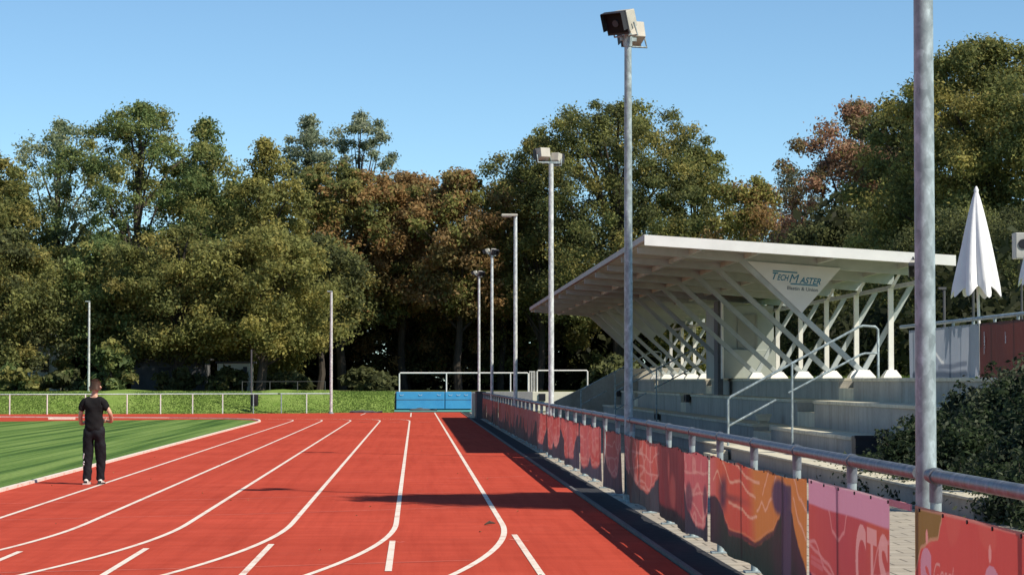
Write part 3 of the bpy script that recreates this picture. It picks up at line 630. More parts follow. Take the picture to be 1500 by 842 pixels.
def fE(U, V, W, H, s):
    f = lobes(((0.66, .09, .06), PINK), (.035, .035, .05), [(.12, .25, .25), (.62, .52, .17)])(U, V, W, H, s)
    return mixn(f, (.10, .02, .02), (1 - sm(.02, .06, np.abs(U / W - .30 + .02 * np.sin(V * 14)))) * .7)
oA = banner(14.42, 9.6, fA, 11, 'nearest red banner with an olive corner and pale S signs, at the right edge', res=.008, wob=.008, extra=[(raster('S', .16, .46, .22, .623, 0, .06), MAUVE, .9), (raster('S', 1.74, 2.08, .22, .64, 0, .06), MAUVE, .9), (raster('Gesch', .50, 1.04, .43, .56, .35, .0), (.78, .30, .28), .9),
  (lambda U, V: (np.hypot(U - .33, (V - .685) * .75) < .032).astype(float), (.85, .30, .28), 1), (lambda U, V: (np.hypot(U - 1.88, (V - .695) * .75) < .034).astype(float), (.85, .30, .28), 1)])
oB = banner(18.40, 15.22, fB, 21, 'red banner with a lavender top band and large letters CTS', res=.009, wob=.006, extra=[(raster('C', 1.96, 2.34, .12, .632, 0, .03), (.82, .36, .36), .85), (raster('T', 2.38, 2.74, .12, .625, 0, .03), (.82, .36, .36), .85), (raster('S', 2.80, 3.13, .12, .62, 0, .03), (.82, .36, .36), .85)])
banner(24.4, 18.41, fC, 31, 'orange red banner with a dark green scalloped lower half, part painted shadow, and pale contour lines', sag=.03, res=.014, wob=.02)
banner(29.4, 24.40, fD, 41, 'banner that is dark maroon on its left and pink on its right', sag=.05, res=.016, wob=.035)
banner(34.3, 29.40, fE, 51, 'reddish banner with pale garlands hanging just right of the second lamp post', sag=.03, res=.018, wob=.04)
banner(37.4, 34.6, lobes((PINK, RED), (.035, .035, .07), [(.45, .55, .16)]), 61, 'short pink banner hanging just left of the second lamp post', sag=.03, res=.02, wob=.04)
far = [(38.9, 44.0), (44.0, 49.4), (49.4, 54.3), (54.5, 60.0), (60, 66), (66, 72.6), (72.6, 79), (79, 86), (86, 93), (93, 100), (100, 106.5)]
wd = ['first', 'second', 'third', 'fourth', 'fifth', 'sixth', 'seventh', 'eighth', 'ninth', 'tenth', 'eleventh']
for i, (a, b) in enumerate(far):
    L1_ = [(.3, .32, .10), (.78, .30, .16)] if i % 2 == 0 else [(.5, .5, .12)]
    if i == 2: L1_ = [(.28, .36, .12), (.7, .2, .2)]
    if i > 3: L1_ = [(.15, .16, .2), (.5, .17, .12 + .08 * (i % 2)), (.83, .15, .22)]
    banner(b, a + .03, lobes((PINK, RED) if i % 3 else (RED, PINK), (.03, .03, .055), L1_, lines=.5 if i < 4 else .25), 71 + 10 * i,
           'red banner with a dark foot of print and painted shadow, %s one beyond the bare railing post, counting away' % wd[i], sag=.02, res=.035 if i < 4 else .06, wob=.045)
mb = MB(); mb.box(BX - .01, BX + .0, 14.56, 15.22, .925, .965); tag(mb.build('strap', M['pinkprint']), 'pink strap tying the CTS banner to the nearest lamp post', 'strap')

# ------------------------------------------------------------------ lamp posts
def floodlight(par, c, yaw, pitch, w=.34, h=.31, d=.30):
    """box lamp whose glass faces direction yaw (0=+Y, CCW), pitched down"""
    R = Matrix.Translation(c) @ Matrix.Rotation(yaw, 4, 'Z') @ Matrix.Rotation(-pitch, 4, 'X')
    hb = MB(); pts = [(-w / 2, d / 2, -h / 2), (w / 2, d / 2, -h / 2), (w / 2, d / 2, h / 2), (-w / 2, d / 2, h / 2), (-w * .42, -d / 2, -h * .36), (w * .42, -d / 2, -h * .36), (w * .42, -d / 2, h * .42), (-w * .42, -d / 2, h * .42)]
    hb.add(pts, [(0, 1, 2, 3), (7, 6, 5, 4), (0, 4, 5, 1), (1, 5, 6, 2), (2, 6, 7, 3), (3, 7, 4, 0)])
    rim = MB().box(-w / 2 - .012, w / 2 + .012, d / 2 - .03, d / 2 + .0005, -h / 2 - .012, h / 2 + .012).build('rim', M['rim'])
    ho = hb.build('lamp_housing', M['lamp'], bevel=.012)
    gl = MB().box(-w * .46, w * .46, d / 2 + .001, d / 2 + .012, -h * .44, h * .44).build('lamp_glass', M['lampglass'])
    vi = MB().box(-w / 2, w / 2, d / 2 - .004, d / 2 + .10, h / 2 + .0, h / 2 + .012).box(-w / 2 - .008, -w / 2, d / 2, d / 2 + .10, -h * .3, h / 2).box(w / 2, w / 2 + .008, d / 2, d / 2 + .10, -h * .3, h / 2).build('visor', M['rim'])
    bu = MB().tube([(0, d / 2 + .012, 0), (0, d / 2 + .03, 0)], h * .16, 12).build('bulb', M['darkwall'])
    br = MB().tube([(-w / 2 - .02, 0, -h * .1), (-w / 2 - .03, -.02, -h / 2 - .07), (w / 2 + .03, -.02, -h / 2 - .07), (w / 2 + .02, 0, -h * .1)], .014, 6).build('bracket', M['steel'])
    for x in (ho, gl, vi, bu, br, rim): x.matrix_world = R; 
    sub(ho, par)
    for x in (gl, vi, bu, rim): sub(x, ho)
    sub(br, par)
def lamp_post(X, Y, h, head, lab, r=.063, m=None):
    t = empty('lamp_post', (X, Y, 0), lab, 'lamp post', 'lamp posts around the track')
    mb = MB().tube([(X, Y, -.05), (X, Y, h * .5), (X, Y, h)], [r, r * .93, r * .82], 18)
    keep(mb.build('pole', m or M['steel'], smooth=True), t)
    keep(MB().tube([(X, Y, 0), (X, Y, .02)], r * 2.2, 16).tube([(X, Y, .02), (X, Y, .09)], r * 1.25, 16).build('base_plate', M['steel']), t)
    if head == 'pair':
        keep(MB().bar((X - .10, Y, h + .03), (X + .12, Y + .1, h + .03), .05, .05).tube([(X, Y, h - .08), (X, Y, h + .1)], r * 1.0, 10).build('crossarm', M['steel']), t)
        floodlight(t, (X - .09, Y - .10, h + .27), math.radians(140), math.radians(20))
        floodlight(t, (X + .10, Y + .22, h + .14), math.radians(20), math.radians(16), .28, .30, .28)
    elif head == 'pair2':
        keep(MB().bar((X - .2, Y, h + .03), (X + .2, Y, h + .03), .05, .05).build('crossarm', M['steel']), t)
        floodlight(t, (X - .17, Y, h + .22), math.radians(25), math.radians(12), .28, .27, .22)
        floodlight(t, (X + .12, Y + .1, h + .14), math.radians(-25), math.radians(12), .22, .23, .2)
    elif head == 'small':
        keep(MB().bar((X - .25, Y, h + .03), (X + .12, Y, h + .03), .04, .04).build('crossarm', M['steel']), t)
        floodlight(t, (X - .17, Y, h + .13), math.radians(70), math.radians(25), .19, .17, .16)
        floodlight(t, (X + .07, Y - .05, h + .10), math.radians(-150), math.radians(25), .24, .22, .18)
    elif head == 'flat':
        keep(MB().box(X - .42, X + .06, Y - .1, Y + .1, h, h + .07).box(X - .40, X - .1, Y - .08, Y + .08, h - .03, h).build('lamp_head', M['lamp'], bevel=.015), t)
    elif head == 'stub':
        keep(MB().box(X - .22, X + .05, Y - .08, Y + .08, h, h + .06).build('lamp_head', M['steel'], bevel=.015), t)
    return t
lamp_post(3.0, 14.56, 6.5, 'pair', 'nearest galvanised lamp post, thick and cropped by the top of the picture')
lamp_post(3.0, 34.98, 6.48, 'pair', 'tall lamp post with two box floodlights high against the sky')
lamp_post(3.0, 54.9, 6.47, 'pair2', 'lamp post with two pale square floodlights seen from behind', m=M['sunlit_steel'])
lamp_post(3.0, 74.5, 6.60, 'flat', 'lamp post with a single flat lamp head reaching left', m=M['sunlit_steel'])
lamp_post(3.0, 97.3, 6.62, 'small', 'lamp post with small twin lamps, second from the far wall', m=M['sunlit_steel'])
lamp_post(3.0, 117, 6.62, 'small', 'farthest lamp post of the row, with small twin lamps, nearest the blue mats', m=M['sunlit_steel'])
q = onz(485, 605.5); lamp_post(q[0], q[1], HC + (557 - 428) / F * q[1], 'stub', 'slim pale lamp post at the far bend in front of the bank', r=.075, m=M['sunlit_steel'])
q = onY(130, 560, 136); tt = lamp_post(q[0], 136, HC + (557 - 443) / F * 136, 'stub', 'slim lamp post rising behind the man on the grass bank', r=.065, m=M['sunlit_steel'])

# ------------------------------------------------------------------ far fence
t = empty('bend_railing', (-15, 125, 0), 'long low railing along the far bend in front of the grass bank', 'railing')
pxs = [-95, -40, 14, 69, 125, 186, 235, 282, 326, 371, 412, 449, 484]; pp = []
for i, px in enumerate(pxs):
    d = 607.3 - 3.0 * max(px, 0) / 484; p = onz(px, d); pp.append(p)
    keep(MB().tube([(p[0], p[1], -.02), (p[0], p[1], .98)], .032, 8).build('post', M['white'] if px not in (371, 412) else M['steel'], smooth=True), t)
keep(MB().tube([(x, y, 1.0) for x, y in pp], .032, 8).build('rail', M['steel'], smooth=True), t)
t = empty('bank_fence', (-7, 136.2, 1.1), 'thin wire fence before the dark trees left of the slim lamp post', 'fence')
for k in range(4):
    x = -9.4 + 1.5 * k; keep(MB().tube([(x, 136.2, 1.0), (x, 136.2, 1.65)], .022, 6).build('post', M['darkwall']), t)
keep(MB().tube([(-9.4, 136.2, 1.62), (-4.9, 136.2, 1.64)], .012, 5).build('wire', M['darkwall']), t)
# bin near the dark post
p = onz(371, 604.6); t = empty('litter_bin', (p[0], p[1], 0), 'dark litter bin on a tall post by the far railing', 'bin')
keep(MB().tube([(p[0] + .1, p[1] - .15, .35), (p[0] + .1, p[1] - .15, .40), (p[0] + .1, p[1] - .15, .95)], [.14, .16, .18], 14).build('bucket', M['black'], smooth=True), t)
keep(MB().tube([(p[0] - .1, p[1] - .1, 0), (p[0] - .1, p[1] - .1, 3.3)], .04, 8).build('post', M['darkwall'], smooth=True), t)

# ------------------------------------------------------------------ blue mats, wall and railing at the track's end
YW = 140.0
def wz(py, Y=YW): return HC + (557 - py) / F * Y
def wx(px, Y=YW): return onY(px, 557, Y)[0]
zt = wz(573.5)
t = empty('end_wall', (3, YW, 0), 'low concrete wall across the end of the straight', 'wall')
keep(MB().box(wx(570), wx(700), YW, YW + .35, -.1, zt - .02).build('wall', M['greywall'], bevel=.02), t)
keep(MB().prism([(YW - 3.4, -.05), (YW - .4, zt - .02), (YW - .4, -.05)], 'x', wx(566), wx(576)).build('wing_wall', M['greywall']), t)
keep(MB().box(wx(780), 14, YW + .02, YW + .35, -.1, zt - .01).build('white_wall', M['whitewall'], bevel=.02), t)
keep(MB().box(wx(700), wx(780) , YW + .02, YW + .33, -.1, zt + .01).build('grey_wall', M['greywall'], bevel=.02), t)
keep(MB().box(wx(789), wx(799), YW - .05, YW + .015, .55, .95).build('opening', M['black']), t)
for a, b in ((580.5, 651), (652, 690.5)):
    o = MB().box(wx(a), wx(b), YW - .36, YW - .01, .10, zt).box(wx(a) - .005, wx(b) + .005, YW - .365, YW - .005, .10, .16).build('crash_mat', M['blue'], bevel=.03)
    MB().box(wx(a) + .02, wx(b) - .02, YW - .367, YW - .36, .60, .63).build('seam', M['darkwall'], parent=o)
    for hx_ in np.linspace(wx(a) + .3, wx(b) - .3, 3): MB().tube([(hx_ - .1, YW - .37, zt - .14), (hx_ - .06, YW - .39, zt - .2), (hx_ + .06, YW - .39, zt - .2), (hx_ + .1, YW - .37, zt - .14)], .01, 5).build('strap', M['signwhite'], parent=o)
    tag(o, 'wide bright blue padded mat on the wall ending the straight' if a < 600 else 'narrower blue padded mat beside the concrete pillar', 'mat', 'blue mats on the end wall')
o = MB().box(wx(565), wx(704), YW - 6, YW - .4, 0.005, .04).build('floor_mat', M['teal']); tag(o, 'flat teal rubber strip on the ground before the blue mats', 'mat')
t = empty('cover_sheet', (-.2, 131, 0), 'crumpled dark cover lying before the blue mats', 'cover')
cv = MB()
for (px0, px1, py, hh) in ((512, 560, 604.3, .10), (600, 640, 602.5, .16)):
    a = onz(px0, py); b = onz(px1, py); n = 10
    pts = [(a[0] + (b[0] - a[0]) * k / n, a[1] + (b[1] - a[1]) * k / n) for k in range(n + 1)]
    cv.tube([(x, y, .04 + .02 * math.sin(k * 2.1)) for k, (x, y) in enumerate(pts)], [hh * (.25 + .75 * abs(math.sin(k * .35 + .2))) for k in range(n + 1)], 8)
keep(cv.build('sheet', M['darkwall'], smooth=True), t)
o = MB().box(wx(691, 112.6), wx(695.5, 112.6), 112.4, 112.8, -.05, 1.13).box(wx(688, 112.6), wx(695.5, 112.6), 112.38, 112.82, -.02, .14).build('concrete_pillar', M['whitewall'], bevel=.02); tag(o, 'pale concrete pillar at the right of the blue mats', 'pillar')
o = MB().box(wx(696, 112.6), wx(709, 112.6), 110.2, 112.8, -.02, 1.16).box(wx(696, 112.6) - .02, wx(709, 112.6) + .02, 110.18, 112.82, 1.16, 1.20).build('equipment_box', M['darkwall'], bevel=.02); tag(o, 'dark shaded box standing where the track fence ends', 'box')
def top_rail(pa, pb, posts, py, lab):
    t = empty('wall_railing', (wx(pa), YW + .2, zt), lab, 'railing', 'white pipe railings on the end wall')
    z = wz(py)
    keep(MB().tube([(wx(pa), YW + .2, zt - .02), (wx(pa), YW + .2, z - .05), (wx(pa) + .05, YW + .2, z), (wx(pb) - .05, YW + .2, z), (wx(pb), YW + .2, z - .05), (wx(pb), YW + .2, zt - .02)], .04, 8).build('frame', M['white'], smooth=True), t)
    for p in posts: keep(MB().tube([(wx(p), YW + .2, zt - .02), (wx(p), YW + .2, z)], .036, 8).build('post', M['white'], smooth=True), t)
top_rail(585, 774, (654, 748), 546, 'long white pipe railing above the blue mats')
top_rail(787, 861, (), 542.5, 'shorter white pipe railing right of the barred gate')
t = empty('barred_gate', (wx(780), YW + .2, zt), 'narrow white barred gate between the two pipe railings', 'gate')
for p in (776, 778.6, 781, 783.5): keep(MB().tube([(wx(p), YW + .2, zt - .02), (wx(p), YW + .2, wz(544))], .022, 6).build('bar', M['white']), t)
keep(MB().bar((wx(775.5), YW + .2, wz(544)), (wx(784), YW + .2, wz(544)), .05, .05).build('top_bar', M['white']), t)
# pale shed and house behind trees
o = empty('shed', (-13, 150, 1.06), 'grey garden shed half hidden behind the trees on the left', 'shed')
xa, xb = wx(192, 150), wx(300, 150); keep(MB().box(xa, xb, 150, 154, 1.0, wz(528, 150)).build('wall', M['shedwall']), o)
keep(MB().box(xa - .2, xb + .2, 149.8, 154.2, wz(528, 150), wz(525, 150)).build('roof', M['darkwall']), o)
keep(MB().box(wx(232, 150), wx(250, 150), 149.95, 150.0, 1.0, wz(538, 150)).build('door', M['darkwall']), o)
o = empty('white_shed', (-12, 152, 1.06), 'whitewashed shed in dappled light under the trees', 'shed')
xa, xb = wx(318, 147), wx(366, 147); keep(MB().box(xa, xb, 147, 150, 1.0, wz(532, 147)).build('wall', M['whitewall']), o); keep(MB().box(xa - .1, xb + .2, 146.8, 150.2, wz(532, 147), wz(529, 147)).build('roof', M['darkwall']), o)
keep(MB().box(wx(356, 147), wx(362, 147), 146.96, 147.0, 1.0, wz(537, 147)).build('door', M['darkwall']), o)
o = empty('white_house', (-22.5, 153, 1.06), 'white house wall glimpsed through the left trees', 'house')
xa, xb = wx(40, 153), wx(84, 153); keep(MB().box(xa, xb, 153, 158, 1.0, wz(506, 153)).build('wall', M['whitewall']), o)
keep(MB().prism([(xa - .3, wz(506, 153)), (xb + .3, wz(506, 153)), ((xa + xb) / 2, wz(486, 153))], 'y', 152.7, 158.3).build('roof', M['darkwall']), o)
keep(MB().box(xa + .8, xa + 1.3, 152.95, 153.0, 2.2, 3.0).build('window', M['glass']), o)

# ------------------------------------------------------------------ terrace rail, banners, umbrellas, speaker
XT = 10.2; ZT = 1.715
t = empty('terrace_railing', (XT, 45, ZT), 'steel railing round the upper terrace carrying the grey and red banners', 'railing')
RT = onX(1437, 466, XT)[2]
keep(MB().tube([(XT, 34, RT), (XT, 52, RT)], .035, 12).build('rail', M['steel'], smooth=True), t)
for y in (50.3, 48.6, 46.9, 45.2, 43.5, 41.8, 40.1, 38.4): keep(MB().tube([(XT, y, ZT), (XT, y, RT)], .028, 8).build('post', M['steel'], smooth=True), t)
def fT(c1, c2, marks):
    def f(U, V, W, H, s):
        c = base(U, V, s, c1, c2)
        for q, col, w in marks: c = mixn(c, col, polyl(U, V, q, w))
        return c
    return f
grey = fT((.30, .32, .37), (.24, .27, .33), [(smooth_pts([(.9, .85), (1.4, .55), (2.2, .50), (3.0, .28)]), (.62, .62, .62), .035), ([(1.2, .1), (1.2, .38)], (.12, .15, .22), .10), ([(2.0, .1), (2.0, .38)], (.10, .12, .18), .07), ([(.3, .06), (4.8, .06)], (.07, .09, .13), .07), ([(2.6, .2), (4.8, .26)], (.13, .15, .2), .05)])
gx = 'banners on the upper terrace railing'
banner(onX(1333, 500, XT - .06)[1], onX(1435, 500, XT - .06)[1], grey, 5, 'grey banner with a pale curve on the upper terrace railing', X=XT - .06, top=RT - .10, bottom=ZT + .02, wob=.015, res=.03, group=gx)
o = banner(onX(1436, 500, XT - .06)[1], 35.0, fT((.085, .014, .010), (.06, .010, .008), []), 6, 'deep red banner below the folded umbrella on the terrace railing', X=XT - .06, top=RT - .10, bottom=ZT + .02, wob=.015, res=.03, group=gx)
for px in (1442, 1473):
    for k, py in enumerate((488, 497, 505, 513)):
        if px == 1473 and k > 1: continue
        q = onX(px, py, XT - .09); t_ = text_mesh('letter', 'iSei'[k], .17 if k else .13, M['signwhite'], 0, 1, bold=.006)
        t_.matrix_world = Matrix.Translation((XT - .085, q[1] + .06, q[2] - .06)) @ Matrix.Rotation(-math.pi / 2, 4, 'Z') @ Matrix.Rotation(math.pi / 2, 4, 'X'); sub(t_, o)
def parasol(px, py_top, py_bot, Y, wpx, lab, lean=0.0):
    c = onY(px, py_top, Y); zb = onY(px, py_bot, Y)[2]; ztop = c[2]; R = wpx / F * Y / 2; X = c[0]
    t = empty('parasol', (X, Y, ZT), lab, 'parasol', 'folded white parasols on the upper terrace')
    keep(MB().tube([(X + lean * 1.2, Y, ZT), (X + lean * .3, Y, zb), (X, Y, ztop + .03)], .028, 10).build('pole', M['white'], smooth=True), t)
    keep(MB().tube([(X + lean * 1.2, Y, ZT), (X + lean * 1.2, Y, ZT + .08)], .25, 16).build('base', M['greywall'], smooth=True), t)
    n = 64; rings = 16; V = []; Fc = []
    for i in range(rings + 1):
        s = i / rings; rr = R * (0.06 + .94 * s ** .86); z = ztop + (zb - ztop) * s
        for k in range(n):
            a = 2 * math.pi * k / n; fold = 1 - .30 * s ** .5 * (.5 - .5 * math.cos(8 * a)) ** 1.6 + .05 * s * math.sin(3 * a + 1)
            V.append((X + rr * fold * math.cos(a + .25 * s), Y + rr * fold * math.sin(a + .25 * s), z - .10 * s * math.cos(8 * a) * (i == rings) + .02 * math.sin(5 * a) * s))
    Fc = [(i * n + k, i * n + (k + 1) % n, (i + 1) * n + (k + 1) % n, (i + 1) * n + k) for i in range(rings) for k in range(n)]
    keep(MB().add(V, Fc).build('canopy', M['umbrella'], smooth=True), t)
    keep(MB().tube([(X, Y, ztop - .05), (X, Y, ztop + .02), (X, Y, ztop + .09)], [R * .08, R * .1, .015], 10).build('finial', M['umbrella'], smooth=True), t)
    for k in range(8):
        a = 2 * math.pi * k / 8 + .25; keep(MB().tube([(X, Y, zb + .6), (X + R * .8 * math.cos(a), Y + R * .8 * math.sin(a), zb + .08)], .008, 5).build('rib', M['steel']), t)
parasol(1430, 280, 428, 46.5, 76, 'folded white parasol standing whole above the terrace banners', .06)
parasol(1531, 262, 410, 44.0, 80, 'folded white parasol mostly cut off by the right edge', .04)
p = onY(1496, 362, 45.2); t = empty('loudspeaker', (p[0], 45.2, ZT), 'grey box loudspeaker on a thin post at the right edge', 'loudspeaker')
keep(MB().tube([(p[0], 45.2, ZT), (p[0], 45.2, p[2])], .02, 8).build('post', M['darkwall'], smooth=True), t)
keep(MB().box(p[0] - .14, p[0] + .16, 45.05, 45.35, p[2] - .22, p[2] + .26).build('cabinet', mat('speaker_grey', (.45, .45, .43), None, 5, .6), bevel=.02), t)
keep(MB().tube([(p[0], 45.03, p[2] + .05), (p[0], 45.06, p[2] + .05)], .09, 16).build('cone', M['black'], smooth=True), t)
for px, pt, lab in ((1383, 424, 'thin dark post between the nearest lamp post and the parasol'), (1425.5, 424, 'thin dark post just left of the parasol pole')):
    q = onY(px, pt, 52); tag(MB().tube([(q[0], 52, 1.7), (q[0], 52, q[2])], .028, 8).box(q[0] - .12, q[0] + .04, 51.96, 52.04, q[2], q[2] + .05).build('metal_post', M['darkwall']), lab, 'post', 'thin dark posts behind the terrace')
# spot lamp fixed under the roof corner
p = onY(1341, 392, 55.2); t = empty('roof_lamp', p, 'white floodlight hanging at the near roof edge beside the nearest lamp post', 'floodlight'); floodlight(t, p, math.radians(165), math.radians(35), .26, .34, .2)
keep(MB().bar((p[0], 55.3, p[2] + .1), (p[0], 55.5, p[2] + .28), .03, .03).build('arm', M['black']), t)

# ------------------------------------------------------------------ person
def skin(name, verts, edges, radii, m, levels=3, root=0):
    me = bpy.data.meshes.new(name); me.from_pydata(verts, edges, []); me.update(); o = bpy.data.objects.new(name, me); COL.objects.link(o)
    md = o.modifiers.new('skin', 'SKIN'); md.use_smooth_shade = True
    for i, r in enumerate(radii):
        sv = me.skin_vertices[0].data[i]; sv.radius = r if isinstance(r, tuple) else (r, r); sv.use_root = (i == root)
    ss = o.modifiers.new('sub', 'SUBSURF'); ss.levels = levels; ss.render_levels = levels
    bpy.context.view_layer.update()
    m2 = bpy.data.meshes.new_from_object(o.evaluated_get(bpy.context.evaluated_depsgraph_get())); bpy.data.objects.remove(o)
    m2.materials.clear(); m2.materials.append(m); o = bpy.data.objects.new(name, m2); COL.objects.link(o)
    m2.polygons.foreach_set('use_smooth', [True] * len(m2.polygons)); return o
px_, py_ = onz(137, 709); 
body_v = [(0, 0, .90), (0, .01, 1.08), (0, 0, 1.24), (0, -.01, 1.37), (0, 0, 1.44), (.01, .015, 1.50), (.015, .03, 1.57), (.018, .035, 1.64),   # 0-7 pelvis..crown
          (-.12, 0, 1.36), (-.170, 0, 1.33), (-.225, .01, 1.12), (-.235, .10, .98), (-.20, .21, .99),           # 8-12 left arm (bent, hand forward)
          (.12, 0, 1.36), (.170, 0, 1.33), (.275, -.03, 1.15), (.27, .10, 1.02), (.17, .18, 1.03),               # 13-17 right arm elbow out
          (-.085, 0, .84), (-.095, .02, .48), (-.10, -.03, .10), (.085, 0, .84), (.10, .05, .48), (.105, .04, .10)]  # legs
body_e = [(0, 1), (1, 2), (2, 3), (3, 4), (4, 5), (5, 6), (6, 7), (3, 8), (8, 9), (9, 10), (10, 11), (11, 12), (3, 13), (13, 14), (14, 15), (15, 16), (16, 17), (0, 18), (18, 19), (19, 20), (0, 21), (21, 22), (22, 23)]
body_r = [(.14, .10), (.125, .09), (.15, .10), (.10, .075), (.050, .050), (.052, .058), (.078, .092), (.055, .065), .045, .042, .037, .034, .026, .045, .042, .037, .034, .026, .08, .055, .036, .08, .055, .036]
person = empty('person', (px_, py_, 0), 'man in black T-shirt and black trousers walking away on the inner lane', 'person')
body = skin('body', body_v, body_e, body_r, M['skin'])
hands = MB()
for hx, hy, hz, s in ((-.20, .21, .99, 1), (.17, .18, 1.03, -1)):
    hands.tube([(hx, hy - .02, hz), (hx + s * .02, hy + .03, hz + .005), (hx + s * .035, hy + .075, hz + .005)], [.024, .036, .03], 10)
    for k in range(4):
        bx, bz = hx + s * .035, hz + .028 - .018 * k
        hands.tube([(bx, hy + .06, bz), (bx + s * .025, hy + .10, bz), (bx + s * .055, hy + .105 - .004 * k, bz - .01)], [.009, .008, .006], 6)
    hands.tube([(hx, hy + .01, hz + .03), (hx + s * .01, hy + .04, hz + .05), (hx + s * .025, hy + .065, hz + .05)], [.011, .009, .007], 6)
ears = MB()
for s in (-1, 1): ears.tube([(s * .078 + .012, .03, 1.60), (s * .093 + .012, .02, 1.575), (s * .078 + .012, .03, 1.545)], [.010, .018, .008], 8)
ears.tube([(.015, .12, 1.60), (.015, .15, 1.565), (.015, .125, 1.55)], [.010, .017, .014], 8)
hm = hands.build('tmp', M['skin'], smooth=True); em = ears.build('tmp2', M['skin'], smooth=True)
import bmesh
bm = bmesh.new(); bm.from_mesh(body.data); bm.from_mesh(hm.data); bm.from_mesh(em.data); bm.to_mesh(body.data); bm.free()
body.data.polygons.foreach_set('use_smooth', [True] * len(body.data.polygons))
bpy.data.objects.remove(hm); bpy.data.objects.remove(em); body.parent = person
sh = skin('t_shirt', [(0, 0, .82), (0, .0, .93), (0, .01, 1.10), (0, 0, 1.25), (0, -.005, 1.36), (0, 0, 1.43), (-.12, 0, 1.365), (-.175, 0, 1.32), (-.215, .0, 1.18), (.12, 0, 1.365), (.175, 0, 1.32), (.235, -.02, 1.20)],
          [(0, 1), (1, 2), (2, 3), (3, 4), (4, 5), (4, 6), (6, 7), (7, 8), (4, 9), (9, 10), (10, 11)], [(.18, .14), (.18, .14), (.165, .125), (.185, .13), (.155, .11), (.085, .075), .085, .075, .066, .085, .075, .066], M['shirt'], root=2); sh.parent = person
tr_o = skin('trousers', [(0, 0, 1.02), (0, 0, .90), (-.085, 0, .80), (-.10, .02, .47), (-.105, -.03, .10), (-.105, -.02, .05), (.085, 0, .80), (.105, .05, .47), (.11, .04, .10), (.11, .05, .05)],
            [(0, 1), (1, 2), (2, 3), (3, 4), (4, 5), (1, 6), (6, 7), (7, 8), (8, 9)], [(.15, .11), (.165, .13), .115, .092, .078, .082, .115, .092, .078, .082], M['trousers'], root=1); tr_o.parent = person
def crumple(o, amp, fx, fz, seed):
    me = o.data; n = len(me.vertices); co = np.empty(n * 3); me.vertices.foreach_get('co', co); co = co.reshape(-1, 3); nn = np.array([v.normal[:] for v in me.vertices])
    d = (fbm(co[:, 0] * fx + co[:, 1] * 5, co[:, 2] * fz + co[:, 0] * 6, seed, 3) - .5) * 2; co += nn * (d * amp)[:, None]; me.vertices.foreach_set('co', co.ravel()); me.update()
crumple(sh, .022, 7, 9, 3); crumple(tr_o, .026, 6, 8, 8)
lg = MB(); 
for (a, b) in (((-.165, -.05, .42), (-.145, -.075, .50)), ((-.165, -.05, .34), (-.14, -.085, .37)), ((-.16, -.055, .30), (-.145, -.08, .33))): lg.bar(a, b, .012, .022)
lg.build('trouser_print', M['signwhite'], parent=person)
hr = skin('hair', [(.012, -.012, 1.545), (.014, -.006, 1.60), (.018, .02, 1.655), (.018, .07, 1.665)], [(0, 1), (1, 2), (2, 3)], [(.052, .05), (.078, .070), (.072, .075), (.05, .045)], M['hair'], root=1); hr.parent = person
for fx, fy in ((-.105, -.05), (.11, .03)):
    s_ = MB(); n = 16
    prof = [(-.09, .0, .035), (-.09, .05, .034), (-.04, .09, .038), (.03, .075, .042), (.10, .05, .048), (.17, .035, .040), (.19, .02, .015)]
    V = []; 
    for (yy, hh, ww) in prof:
        for k in range(n):
            a = 2 * math.pi * k / n; V.append((fx + ww * math.cos(a), fy + yy, max(hh, .03) / 2 + .004 + (max(hh, .03) / 2) * math.sin(a)))
    Fc = [(i * n + k, i * n + (k + 1) % n, (i + 1) * n + (k + 1) % n, (i + 1) * n + k) for i in range(len(prof) - 1) for k in range(n)] + [tuple(range(n)), tuple(range((len(prof) - 1) * n, len(prof) * n))]
    so = s_.add(V, Fc).build('shoe', M['shoe'], parent=person, smooth=True)
    MB().box(fx - .045, fx + .045, fy - .095, fy + .18, .002, .024).build('sole', M['rubber'] if fx > 0 else M['shoe'], parent=so)
    MB().box(fx - .03, fx + .03, fy - .098, fy - .088, .03, .06).build('heel_tab', M['rubber'], parent=so)
person.rotation_euler = (0, 0, math.radians(-4))

